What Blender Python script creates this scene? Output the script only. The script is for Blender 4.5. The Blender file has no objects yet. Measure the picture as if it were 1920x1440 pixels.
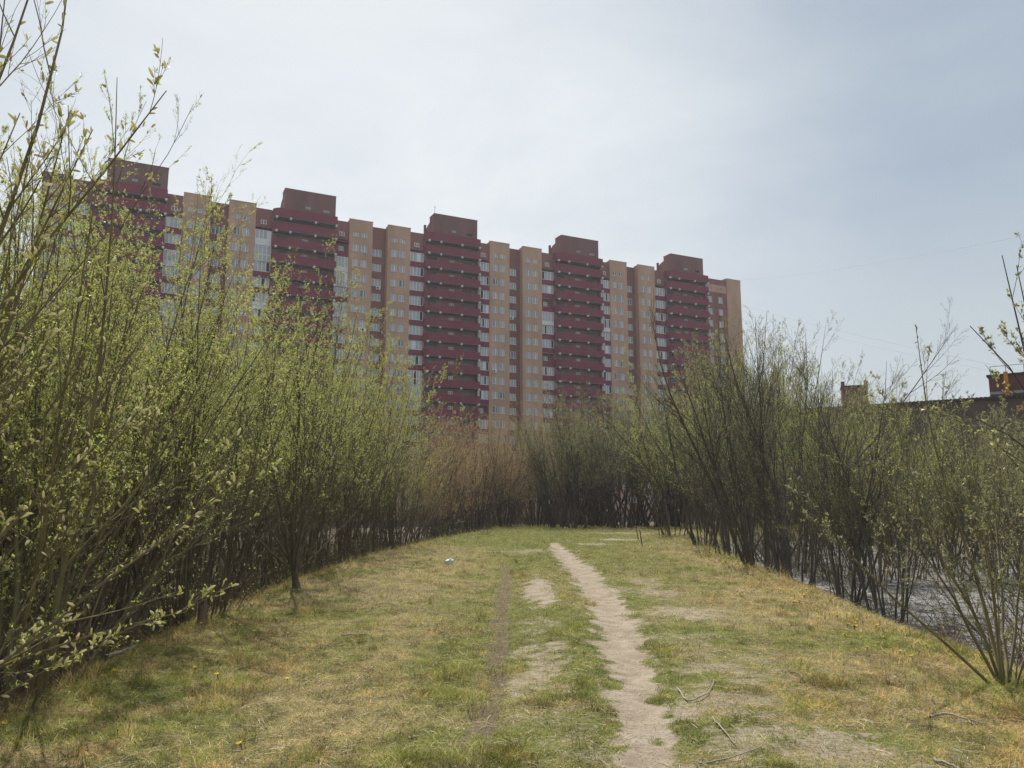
import bpy, math, random
import numpy as np
from mathutils import Vector

# ------------------------------------------------------------------ camera, sky, sun, exposure
SC = bpy.context.scene
COL = SC.collection
F, PITCH, EYE = 1478.0, math.radians(8.75), 1.6          # focal length in photo pixels, upward pitch, eye height
cam = bpy.data.cameras.new('camera'); cam.sensor_width = 36; cam.lens = 36 * F / 1920
cam.clip_start = 0.05; cam.clip_end = 4000
camo = bpy.data.objects.new('camera', cam); COL.objects.link(camo)
camo.location = (0, 0, EYE); camo.rotation_euler = (math.pi / 2 + PITCH, 0, 0)
SC.camera = camo

SUN_EL, SUN_AZ = math.radians(54), math.radians(-17)      # azimuth from +Y towards +X
SKY_STRENGTH = 0.078
w = bpy.data.worlds.new('World'); SC.world = w; w.use_nodes = True
nt = w.node_tree; nt.nodes.clear()
def wn(t, **k):
    n = nt.nodes.new(t)
    for a, v in k.items(): setattr(n, a, v)
    return n
out = wn('ShaderNodeOutputWorld'); bg = wn('ShaderNodeBackground'); bg.inputs['Strength'].default_value = SKY_STRENGTH
sky = wn('ShaderNodeTexSky', sky_type='NISHITA', sun_disc=False, sun_elevation=SUN_EL, sun_rotation=SUN_AZ,
         altitude=150, air_density=1.0, dust_density=2.2, ozone_density=0.7)
tc = wn('ShaderNodeTexCoord'); mp = wn('ShaderNodeMapping'); mp.inputs['Scale'].default_value = (1.0, 1.0, 2.6)
mp.inputs['Location'].default_value = (0.35, 0.2, 0.1)
nz = wn('ShaderNodeTexNoise'); nz.inputs['Scale'].default_value = 2.0; nz.inputs['Detail'].default_value = 6; nz.inputs['Roughness'].default_value = 0.56
nz.inputs['Distortion'].default_value = 0.3
rp = wn('ShaderNodeValToRGB'); rp.color_ramp.elements[0].position = 0.30; rp.color_ramp.elements[1].position = 0.72
rp.color_ramp.elements[0].color = (0.32,) * 3 + (1,); rp.color_ramp.elements[1].color = (0.90,) * 3 + (1,)
mx = wn('ShaderNodeMix', data_type='RGBA'); CLOUD = 6.7
mx.inputs['B'].default_value = (CLOUD * 0.84, CLOUD * 0.97, CLOUD * 1.08, 1)      # thin high cloud veil, same units as the sky
L = nt.links.new
L(tc.outputs['Generated'], mp.inputs['Vector']); L(mp.outputs[0], nz.inputs['Vector']); L(nz.outputs['Fac'], rp.inputs['Fac'])
L(rp.outputs['Color'], mx.inputs['Factor']); L(sky.outputs[0], mx.inputs['A']); sx_ = wn('ShaderNodeSeparateXYZ'); L(tc.outputs['Generated'], sx_.inputs[0])
hr = wn('ShaderNodeMapRange', interpolation_type='SMOOTHSTEP'); hr.inputs['From Min'].default_value = 0.02; hr.inputs['From Max'].default_value = 0.50
hr.inputs['To Min'].default_value = 0.74; hr.inputs['To Max'].default_value = 0.0; L(sx_.outputs['Z'], hr.inputs['Value'])
mh = wn('ShaderNodeMix', data_type='RGBA'); mh.inputs['B'].default_value = (CLOUD * 1.03, CLOUD * 1.11, CLOUD * 1.13, 1)    # whitish air low over the horizon
L(hr.outputs[0], mh.inputs['Factor']); L(mx.outputs['Result'], mh.inputs['A'])
dt = wn('ShaderNodeVectorMath', operation='DOT_PRODUCT'); dt.inputs[1].default_value = (math.sin(math.radians(-11)) * 0.95, math.cos(math.radians(-11)) * 0.965, 0.26); L(tc.outputs['Generated'], dt.inputs[0])
gr_ = wn('ShaderNodeMapRange', interpolation_type='SMOOTHSTEP'); gr_.inputs['From Min'].default_value = 0.78; gr_.inputs['From Max'].default_value = 1.0
gr_.inputs['To Min'].default_value = 0.0; gr_.inputs['To Max'].default_value = 1.0; L(dt.outputs['Value'], gr_.inputs['Value'])
ml = wn('ShaderNodeMath', operation='MULTIPLY'); L(gr_.outputs[0], ml.inputs[0]); L(rp.outputs['Color'], ml.inputs[1])
mg = wn('ShaderNodeMix', data_type='RGBA'); mg.inputs['B'].default_value = (CLOUD * 1.55, CLOUD * 1.61, CLOUD * 1.63, 1)                  # brighter cloud bank below the sun
L(ml.outputs[0], mg.inputs['Factor']); L(mh.outputs['Result'], mg.inputs['A']); L(mg.outputs['Result'], bg.inputs['Color']); L(bg.outputs[0], out.inputs['Surface'])

sl = bpy.data.lights.new('sun', 'SUN'); sl.energy = 5.0; sl.angle = math.radians(0.6); sl.color = (1.0, 0.95, 0.86)
so = bpy.data.objects.new('sun', sl); COL.objects.link(so)
sd = Vector((math.sin(SUN_AZ) * math.cos(SUN_EL), math.cos(SUN_AZ) * math.cos(SUN_EL), math.sin(SUN_EL)))
so.rotation_euler = (-sd).to_track_quat('-Z', 'Y').to_euler(); so.location = (-20, 60, 80)
SC.view_settings.view_transform = 'Standard'; SC.view_settings.look = 'None'
SC.view_settings.exposure = 0.22; SC.view_settings.gamma = 1.0
SC.cycles.max_bounces = 6; SC.cycles.transparent_max_bounces = 4; SC.cycles.use_denoising = True; SC.cycles.denoising_prefilter = 'NONE'

# ------------------------------------------------------------------ helpers
RNG = np.random.default_rng(7)
random.seed(5)
def ray(px, py):
    a, b = (px - 960) / F, (720 - py) / F
    c, s = math.cos(PITCH), math.sin(PITCH)
    return np.array([a, c - b * s, s + b * c])
def ground_at(px, py, z=0.0):                 # where a line of sight meets the level z
    r = ray(px, py); k = (z - EYE) / r[2]; p = r * k; return float(p[0]), float(p[1])
def at(px, py, Y):                            # the point on a line of sight at distance Y
    r = ray(px, py); k = Y / r[1]; p = r * k; return np.array([p[0], Y, EYE + p[2]])

def tag(o, label=None, cat=None, group=None, kind=None):
    if label: o['label'] = label
    if cat: o['category'] = cat
    if group: o['group'] = group
    if kind: o['kind'] = kind
    return o
def empty(name, loc=(0, 0, 0), rz=0.0, **k):
    o = bpy.data.objects.new(name, None); COL.objects.link(o); o.location = loc; o.rotation_euler = (0, 0, rz)
    o.empty_display_size = 0.2
    return tag(o, **k)
def link(name, me, parent=None, loc=None):
    o = bpy.data.objects.new(name, me); COL.objects.link(o)
    if parent is not None: o.parent = parent
    if loc is not None: o.location = loc
    return o
def mesh_np(name, V, Fc, mats, attrs=None, smooth=False, midx=None):
    """V (n,3); Fc list of int arrays (m,k)"""
    me = bpy.data.meshes.new(name)
    V = np.asarray(V, np.float32); me.vertices.add(len(V)); me.vertices.foreach_set('co', V.ravel())
    Fc = [np.asarray(f, np.int32) for f in Fc if len(f)]
    nl = sum(f.size for f in Fc); npoly = sum(len(f) for f in Fc)
    me.loops.add(nl); me.polygons.add(npoly)
    me.loops.foreach_set('vertex_index', np.concatenate([f.ravel() for f in Fc]))
    tot = np.concatenate([np.full(len(f), f.shape[1], np.int32) for f in Fc])
    st = np.concatenate([[0], np.cumsum(tot)[:-1]]).astype(np.int32)
    me.polygons.foreach_set('loop_start', st); me.polygons.foreach_set('loop_total', tot)
    if smooth: me.polygons.foreach_set('use_smooth', np.ones(npoly, bool))
    if midx is not None: me.polygons.foreach_set('material_index', np.asarray(midx, np.int32))
    for m in (mats if isinstance(mats, (list, tuple)) else [mats]): me.materials.append(m)
    for k, a in (attrs or {}).items():
        a = np.asarray(a, np.float32)
        if a.ndim == 1:
            at_ = me.attributes.new(k, 'FLOAT', 'POINT'); at_.data.foreach_set('value', a)
        else:
            at_ = me.attributes.new(k, 'FLOAT_COLOR', 'POINT')
            at_.data.foreach_set('color', np.concatenate([a, np.ones((len(a), 1), np.float32)], 1).ravel())
    me.update(calc_edges=True)
    return me
def norm(v): return v / np.maximum(np.linalg.norm(v, axis=-1, keepdims=True), 1e-9)

_perm = np.random.default_rng(3).random((256, 256)).astype(np.float32)
def vnoise(x, y):
    xi, yi = np.floor(x).astype(int), np.floor(y).astype(int); fx, fy = x - xi, y - yi
    fx, fy = fx * fx * (3 - 2 * fx), fy * fy * (3 - 2 * fy)
    g = lambda a, b: _perm[a & 255, b & 255]
    return (g(xi, yi) * (1 - fx) + g(xi + 1, yi) * fx) * (1 - fy) + (g(xi, yi + 1) * (1 - fx) + g(xi + 1, yi + 1) * fx) * fy
def fbm(x, y, o=4):
    s, a, t = 0, 0.5, 0
    for i in range(o): s = s + a * vnoise(x * 2 ** i + 17.3 * i, y * 2 ** i + 5.1 * i); t += a; a *= 0.55
    return s / t
def sstep(a, b, x):
    t = np.clip((x - a) / (b - a), 0, 1); return t * t * (3 - 2 * t)

class MB:                                     # collects boxes and prisms into one mesh
    def __init__(s): s.v, s.f, s.n = [], [], 0
    def add(s, v, f):
        v = np.asarray(v, float); s.v.append(v); s.f += [[i + s.n for i in q] for q in f]; s.n += len(v); return s
    def box(s, x0, x1, y0, y1, z0, z1):
        v = [(x, y, z) for z in (z0, z1) for y in (y0, y1) for x in (x0, x1)]
        return s.add(v, [(0, 2, 3, 1), (4, 5, 7, 6), (0, 1, 5, 4), (2, 6, 7, 3), (0, 4, 6, 2), (1, 3, 7, 5)])
    def quad(s, a, b, c, d): return s.add([a, b, c, d], [(0, 1, 2, 3)])
    def prism(s, pts, z0, z1):                # closed plan outline
        n = len(pts); v = [(x, y, z0) for x, y in pts] + [(x, y, z1) for x, y in pts]
        f = [tuple(range(n))[::-1], tuple(range(n, 2 * n))] + [(i, (i + 1) % n, n + (i + 1) % n, n + i) for i in range(n)]
        return s.add(v, f)
    def prism_x(s, pts, x0, x1):              # outline in y,z pulled along x
        n = len(pts); v = [(x0, y, z) for y, z in pts] + [(x1, y, z) for y, z in pts]
        f = [tuple(range(n)), tuple(range(n, 2 * n))[::-1]] + [(i, n + i, n + (i + 1) % n, (i + 1) % n) for i in range(n)]
        return s.add(v, f)
    def mesh(s, name, m):
        me = bpy.data.meshes.new(name); me.from_pydata(np.concatenate(s.v).tolist(), [], s.f)
        me.materials.append(m); me.update(); return me
    def build(s, name, m, parent=None, loc=None): return link(name, s.mesh(name, m), parent, loc)

# ------------------------------------------------------------------ materials
def mat(name):
    m = bpy.data.materials.new(name); m.use_nodes = True; t = m.node_tree; t.nodes.clear()
    o = t.nodes.new('ShaderNodeOutputMaterial'); return m, t, o
def surf(name, c1, c2=None, scale=3.0, rough=0.85, bump=0.0, bscale=None, spec=0.3, coords='Object', stretch=(1, 1, 1), detail=5):
    m, t, o = mat(name); N = t.nodes.new; K = t.links.new
    b = N('ShaderNodeBsdfPrincipled'); b.inputs['Roughness'].default_value = rough; b.inputs['Specular IOR Level'].default_value = spec
    K(b.outputs[0], o.inputs['Surface'])
    c2 = c2 or tuple(x * 0.75 for x in c1)
    tc = N('ShaderNodeTexCoord'); mp = N('ShaderNodeMapping'); mp.inputs['Scale'].default_value = stretch
    n = N('ShaderNodeTexNoise'); n.inputs['Scale'].default_value = scale; n.inputs['Detail'].default_value = detail; n.inputs['Roughness'].default_value = 0.6
    r = N('ShaderNodeValToRGB'); r.color_ramp.elements[0].position = 0.3; r.color_ramp.elements[1].position = 0.7
    r.color_ramp.elements[0].color = (*c2, 1); r.color_ramp.elements[1].color = (*c1, 1)
    K(tc.outputs[coords], mp.inputs['Vector']); K(mp.outputs[0], n.inputs['Vector']); K(n.outputs['Fac'], r.inputs['Fac']); K(r.outputs['Color'], b.inputs['Base Color'])
    if bump:
        n2 = N('ShaderNodeTexNoise'); n2.inputs['Scale'].default_value = bscale or scale * 6; n2.inputs['Detail'].default_value = 4
        bp = N('ShaderNodeBump'); bp.inputs['Strength'].default_value = bump; bp.inputs['Distance'].default_value = 0.02
        K(mp.outputs[0], n2.inputs['Vector']); K(n2.outputs['Fac'], bp.inputs['Height']); K(bp.outputs[0], b.inputs['Normal'])
    return m
def brickmat(name, c1, c2, mortar):
    m, t, o = mat(name); N = t.nodes.new; K = t.links.new
    b = N('ShaderNodeBsdfPrincipled'); b.inputs['Roughness'].default_value = 0.9; b.inputs['Specular IOR Level'].default_value = 0.15
    tc = N('ShaderNodeTexCoord'); sp = N('ShaderNodeSeparateXYZ'); cb = N('ShaderNodeCombineXYZ'); ad = N('ShaderNodeMath'); ad.operation = 'ADD'
    K(tc.outputs['Object'], sp.inputs[0]); K(sp.outputs['X'], ad.inputs[0]); K(sp.outputs['Y'], ad.inputs[1]); K(ad.outputs[0], cb.inputs['X']); K(sp.outputs['Z'], cb.inputs['Y'])
    br = N('ShaderNodeTexBrick'); br.inputs['Scale'].default_value = 1.0; br.inputs['Brick Width'].default_value = 0.26; br.inputs['Row Height'].default_value = 0.077
    br.inputs['Mortar Size'].default_value = 0.008
    br.inputs['Color1'].default_value = (*c1, 1); br.inputs['Color2'].default_value = (*c2, 1); br.inputs['Mortar'].default_value = (*mortar, 1)
    K(cb.outputs[0], br.inputs['Vector'])
    n = N('ShaderNodeTexNoise'); n.inputs['Scale'].default_value = 0.35; n.inputs['Detail'].default_value = 6
    mp = N('ShaderNodeMapping'); mp.inputs['Scale'].default_value = (1, 1, 0.35); K(tc.outputs['Object'], mp.inputs[0]); K(mp.outputs[0], n.inputs['Vector'])
    r = N('ShaderNodeValToRGB'); r.color_ramp.elements[0].color = (0.78,) * 3 + (1,); r.color_ramp.elements[1].color = (1.1,) * 3 + (1,)
    r.color_ramp.elements[0].position = 0.3; r.color_ramp.elements[1].position = 0.7
    mx = N('ShaderNodeMix'); mx.data_type = 'RGBA'; mx.blend_type = 'MULTIPLY'; mx.inputs['Factor'].default_value = 1
    K(n.outputs['Fac'], r.inputs['Fac']); K(br.outputs['Color'], mx.inputs['A']); K(r.outputs['Color'], mx.inputs['B']); K(mx.outputs['Result'], b.inputs['Base Color'])
    K(b.outputs[0], o.inputs['Surface']); return m
def leafmat(name, ramp, trans=0.5, rough=0.5):
    m, t, o = mat(name); N = t.nodes.new; K = t.links.new
    a = N('ShaderNodeAttribute'); a.attribute_name = 'tint'
    r = N('ShaderNodeValToRGB'); els = r.color_ramp.elements
    els[0].position = ramp[0][0]; els[0].color = (*ramp[0][1], 1); els[1].position = ramp[-1][0]; els[1].color = (*ramp[-1][1], 1)
    for p, c in ramp[1:-1]: e = els.new(p); e.color = (*c, 1)
    K(a.outputs['Fac'], r.inputs['Fac'])
    d = N('ShaderNodeBsdfPrincipled'); d.inputs['Roughness'].default_value = rough; d.inputs['Specular IOR Level'].default_value = 0.25
    tr = N('ShaderNodeBsdfTranslucent'); mx = N('ShaderNodeMixShader'); mx.inputs[0].default_value = trans
    K(r.outputs['Color'], d.inputs['Base Color']); K(r.outputs['Color'], tr.inputs['Color'])
    K(d.outputs[0], mx.inputs[1]); K(tr.outputs[0], mx.inputs[2]); K(mx.outputs[0], o.inputs['Surface']); return m
def colattr(name, trans=0.35):
    m, t, o = mat(name); N = t.nodes.new; K = t.links.new
    a = N('ShaderNodeAttribute'); a.attribute_name = 'blade_colour'
    d = N('ShaderNodeBsdfDiffuse'); tr = N('ShaderNodeBsdfTranslucent'); mx = N('ShaderNodeMixShader'); mx.inputs[0].default_value = trans
    K(a.outputs['Color'], d.inputs['Color']); K(a.outputs['Color'], tr.inputs['Color']); K(d.outputs[0], mx.inputs[1]); K(tr.outputs[0], mx.inputs[2])
    K(mx.outputs[0], o.inputs['Surface']); return m

M = dict(
    brick=brickmat('red_brick', (0.35, 0.13, 0.108), (0.295, 0.11, 0.092), (0.24, 0.16, 0.14)),
    brown=brickmat('brown_brick', (0.27, 0.118, 0.108), (0.235, 0.102, 0.094), (0.16, 0.12, 0.10)),
    stackbrick=brickmat('stack_brick', (0.44, 0.165, 0.165), (0.38, 0.145, 0.145), (0.32, 0.20, 0.19)),
    cream=brickmat('cream_brick', (0.66, 0.40, 0.27), (0.59, 0.35, 0.235), (0.42, 0.32, 0.23)),
    crimson=surf('crimson_panel', (0.235, 0.03, 0.058), (0.20, 0.027, 0.05), 0.6, 0.6, spec=0.3),
    soffit=surf('dark_slab', (0.16, 0.15, 0.15), (0.10, 0.095, 0.095), 1.5),  # balcony slabs, a darker concrete tone than the loggia slabs
    concrete=surf('concrete', (0.40, 0.39, 0.37), (0.28, 0.27, 0.26), 2.0),
    white=surf('white_frame', (0.82, 0.83, 0.83), (0.72, 0.73, 0.73), 1.0, 0.4),
    glass=surf('window_glass', (0.42, 0.45, 0.48), (0.24, 0.27, 0.30), 0.23, 0.12, spec=0.9, detail=1),
    dark=surf('dark_interior', (0.035, 0.035, 0.04), (0.02, 0.02, 0.025), 1.0),
    doorglass=surf('balcony_door_glass', (0.13, 0.115, 0.12), (0.07, 0.062, 0.066), 0.8, 0.25, spec=0.6),
    metal=surf('grey_metal', (0.42, 0.42, 0.42), (0.3, 0.3, 0.3), 4, 0.5),
    roofdark=surf('roof_edge', (0.06, 0.05, 0.045), (0.04, 0.035, 0.03), 3),
    maroon=surf('maroon_panel', (0.17, 0.052, 0.045), (0.13, 0.042, 0.038), 1.0, 0.6),
    darkwall=surf('dark_brown_wall', (0.125, 0.085, 0.065), (0.085, 0.06, 0.048), 0.7, 0.8),
    orange=surf('orange_paint', (0.62, 0.24, 0.03), (0.5, 0.19, 0.03), 2.0, 0.5),
    bark=surf('willow_bark', (0.19, 0.15, 0.098), (0.075, 0.06, 0.042), 9, 0.9, stretch=(1, 1, 0.25)),
    barkgrey=surf('grey_bark', (0.135, 0.115, 0.09), (0.06, 0.052, 0.043), 9, 0.9, stretch=(1, 1, 0.25)),
    barkred=surf('reddish_bark', (0.25, 0.175, 0.12), (0.11, 0.08, 0.06), 9, 0.9, stretch=(1, 1, 0.25)),
    barkolive=surf('olive_bark', (0.24, 0.20, 0.10), (0.11, 0.092, 0.05), 9, 0.9, stretch=(1, 1, 0.25)),
    deadwood=surf('weathered_deadwood', (0.42, 0.38, 0.33), (0.22, 0.19, 0.16), 20, 0.9, bump=0.4),
    leaf=leafmat('young_willow_leaf', [(0, (0.26, 0.29, 0.07)), (0.55, (0.50, 0.54, 0.15)), (1, (0.72, 0.72, 0.30))], 0.6, 0.35),
    leafbright=leafmat('bright_willow_leaf', [(0, (0.22, 0.27, 0.045)), (0.55, (0.42, 0.50, 0.09)), (1, (0.62, 0.67, 0.22))], 0.6, 0.35),
    leafsage=leafmat('sage_willow_leaf', [(0, (0.20, 0.19, 0.08)), (0.6, (0.34, 0.33, 0.14)), (1, (0.56, 0.53, 0.30))], 0.6, 0.35),
    leafrust=leafmat('rusty_bud_leaf', [(0, (0.36, 0.21, 0.13)), (0.5, (0.44, 0.32, 0.17)), (1, (0.48, 0.44, 0.22))], 0.6),
    catkin=leafmat('fluffy_catkin', [(0, (0.58, 0.54, 0.26)), (0.5, (0.74, 0.69, 0.40)), (1, (0.86, 0.82, 0.58))], 0.5, 0.9),
    catkingrey=leafmat('grey_catkin', [(0, (0.26, 0.27, 0.19)), (1, (0.48, 0.48, 0.36))], 0.35, 0.9),
    blade=colattr('grass_blades'),
    debris=colattr('dry_debris', 0.1),
)

# ------------------------------------------------------------------ terrain
def edge_fn(pix):
    p = sorted([ground_at(*q) for q in pix], key=lambda q: q[1]); X = np.array([q[0] for q in p]); Y = np.array([q[1] for q in p])
    return lambda y: np.interp(y, Y, X)
left_edge = edge_fn([(-330, 1500), (95, 1310), (240, 1232), (380, 1168), (470, 1128), (560, 1092), (640, 1062), (710, 1038), (800, 1015), (880, 1000), (935, 991)])
right_edge = edge_fn([(2350, 1500), (2010, 1330), (1880, 1275), (1730, 1205), (1560, 1140), (1430, 1078), (1330, 1030), (1270, 1008), (1420, 996), (1800, 987)])
_path = [ground_at(a, b) for a, b in [(1275, 1560), (1240, 1440), (1222, 1350), (1195, 1250), (1163, 1170), (1128, 1115), (1085, 1065), (1050, 1035), (1043, 1018)]]
_pY = np.array([p[1] for p in _path]); _pX = np.array([p[0] for p in _path])
_wP = np.array([0.32, 0.27, 0.23, 0.24, 0.30, 0.36, 0.38, 0.31, 0.22])
def path_x(y): return np.interp(y, _pY, _pX)
SAND = []
for px, py, rx, ry, s in [(1012, 1112, 0.30, 2.6, 1.0), (1225, 1112, 0.55, 1.2, 0.55), (1280, 1148, 0.75, 1.0, 0.62), (1215, 1090, 0.4, 1.4, 0.5), (1345, 1262, 0.6, 0.7, 0.55),
                          (1330, 1325, 0.7, 0.6, 0.55), (1450, 1390, 0.75, 0.6, 0.6), (1560, 1420, 0.8, 0.5, 0.5), (1022, 1225, 0.34, 1.0, 0.66), (1022, 1275, 0.36, 0.8, 0.62), (1014, 1175, 0.28, 1.0, 0.5), (1160, 1012, 1.1, 1.4, 0.95),
                          (1110, 1020, 0.9, 1.2, 0.7), (985, 1035, 0.9, 1.6, 0.6), (1100, 1420, 0.5, 0.5, 0.45), (1170, 1000, 2.4, 1.5, 0.6), (1290, 1200, 0.5, 0.7, 0.5), (1040, 1370, 0.5, 0.6, 0.35), (1380, 1230, 0.5, 0.8, 0.4)]:
    gx, gy = ground_at(px, py); SAND.append((gx, gy, rx, ry, s))
GREEN = []
for px, py, rx, ry, s in [(1275, 1190, 0.8, 0.8, 0.9), (1165, 1110, 0.4, 2.2, 0.5), (1385, 1380, 0.45, 0.4, 0.8), (1085, 1385, 0.4, 0.5, 0.5), (890, 1400, 0.7, 0.5, 0.7), (570, 1155, 0.9, 0.8, 0.8), (230, 1300, 0.7, 0.5, 0.8),
                          (120, 1370, 0.7, 0.4, 0.8), (380, 1350, 0.4, 0.4, 0.6), (240, 1285, 0.5, 0.5, 0.6), (1550, 1200, 0.9, 0.8, 0.5), (980, 1010, 4, 9, 0.5), (1040, 1005, 5, 12, 0.6), (900, 1140, 1.0, 5, 0.35),
                          (1000, 1045, 1.5, 6, 0.4), (1200, 1050, 1.5, 7, 0.45), (700, 1015, 2, 6, 0.5), (1020, 1180, 0.5, 2.0, 0.4), (1560, 1380, 0.4, 0.3, 0.5), (640, 1075, 1.0, 1.4, 0.5), (860, 1300, 0.5, 0.8, 0.4)]:
    gx, gy = ground_at(px, py); GREEN.append((gx, gy, rx, ry, s))
_rut = [ground_at(a, b) for a, b in [(800, 1500), (880, 1400), (915, 1300), (930, 1220), (942, 1150), (948, 1090), (950, 1060)]]
_rY = np.array([p[1] for p in _rut]); _rX = np.array([p[0] for p in _rut])

def masks(x, y):
    """sand, green, rut amounts (0..1) of the ground cover at a place"""
    n1 = fbm(x * 0.9 + 3, y * 0.6 + 9); n2 = fbm(x * 3.1 + 31, y * 2.3 + 7); n3 = fbm(x * 9 + 1, y * 7 + 2, 3)
    wp = np.interp(y, _pY, _wP); d = np.abs(x - path_x(y) + 0.42 * (n2 - 0.5) + 0.25 * (n1 - 0.5))
    inpath = (y < _pY.max()) * 1.0
    sand = inpath * (1 - sstep(0.45, 1.5, d / wp + 1.6 * (n3 - 0.5)))
    for gx, gy, rx, ry, s in SAND:
        q = ((x - gx) / rx) ** 2 + ((y - gy) / ry) ** 2
        sand = np.maximum(sand, s * (1 - sstep(0.1, 1.5, q + 2.2 * (n2 - 0.5) + 2.6 * (n3 - 0.5))))
    green = sstep(0.50, 0.70, n1) * 0.55 + 0.35 * sstep(0.50, 0.66, n2) - 0.05
    green = green + 0.32 * np.exp(-((x - path_x(y)) / 2.0) ** 2)
    green = green + 0.16 * np.exp(-((x - path_x(y) + 0.8) / 2.2) ** 2) + 0.22 * sstep(16, 34, y)
    for gx, gy, rx, ry, s in GREEN:
        q = ((x - gx) / rx) ** 2 + ((y - gy) / ry) ** 2
        green = green + s * (1 - sstep(0.2, 1.6, q + 1.3 * (n2 - 0.5)))
    dr = np.abs(x - np.interp(y, _rY, _rX) + 0.2 * (n2 - 0.5))
    rut = (1 - sstep(0.06, 0.26, dr)) * sstep(0.30, 0.6, n3 + 0.15) * (y < _rY.max())
    return np.clip(sand, 0, 1), np.clip(green, 0, 1), np.clip(rut, 0, 1)
def height(x, y):
    eL = left_edge(y) - x; eR = x - right_edge(y)
    far = sstep(66, 76, y)
    n = fbm(x * 0.45 + 50, y * 0.45 + 20); nf = fbm(x * 2.3, y * 2.3, 3)
    drop = 1.15 * sstep(-0.1, 2.6, eL + 0.8 * (n - 0.5)) + 0.95 * sstep(-0.2, 3.2, eR + 0.8 * (n - 0.5)) + 0.8 * far
    drop = np.minimum(drop, 1.15)
    z = -drop + 0.05 * (n - 0.5) + 0.035 * (nf - 0.5) * (1 + 1.5 * (drop > 0.3))
    wp = np.interp(y, _pY, _wP); u = x - path_x(y); near = (y < 30)
    z = z + near * (-0.045 * np.exp(-(u / (wp * 1.1)) ** 2) + 0.04 * np.exp(-((u + wp * 2.4) / (wp * 1.1)) ** 2))
    gx, gy, rx, ry, s = SAND[0]
    z = z + 0.09 * np.exp(-((x - gx) / 0.45) ** 2 - ((y - gy) / 3.0) ** 2)
    z = z - 0.03 * np.exp(-((x - np.interp(y, _rY, _rX)) / 0.22) ** 2) * (y < _rY.max())
    return z
def hz(x, y): return float(height(np.array([float(x)]), np.array([float(y)]))[0])

def grid_axis(parts): return np.unique(np.round(np.concatenate([np.arange(a, b, s) for a, b, s in parts]), 4))
gxs = grid_axis([(-1500, -200, 130), (-200, -40, 10), (-40, -9, 0.8), (-9, 9, 0.085), (9, 40, 0.8), (40, 200, 10), (200, 1501, 130)])
gys = grid_axis([(-120, -8, 14), (-8, 2, 0.5), (2, 20, 0.085), (20, 40, 0.2), (40, 80, 0.5), (80, 240, 6), (240, 2600, 120)])
GX, GY = np.meshgrid(gxs, gys); gx_, gy_ = GX.ravel(), GY.ravel()
sandm, greenm, rutm = masks(gx_, gy_)
_wob = 1.8 * (fbm(gx_ * 0.9 + 4, gy_ * 0.9 + 8) - 0.5); eL_ = left_edge(gy_) - gx_ + _wob; eR_ = gx_ - right_edge(gy_) + _wob
lowL = sstep(0.0, 1.5, eL_); lowR = sstep(0.2, 2.2, eR_); low = np.maximum(np.maximum(lowL, lowR), sstep(66, 74, gy_))
V = np.stack([gx_, gy_, height(gx_, gy_) + sandm * 0.045 * (fbm(gx_ * 4.2 + 9, gy_ * 3.6 + 1, 3) - 0.5)], 1)
nx, ny = len(gxs), len(gys)
idx = (np.arange(ny - 1)[:, None] * nx + np.arange(nx - 1)[None, :]).ravel()
quads = np.stack([idx, idx + 1, idx + 1 + nx, idx + nx], 1)

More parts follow.
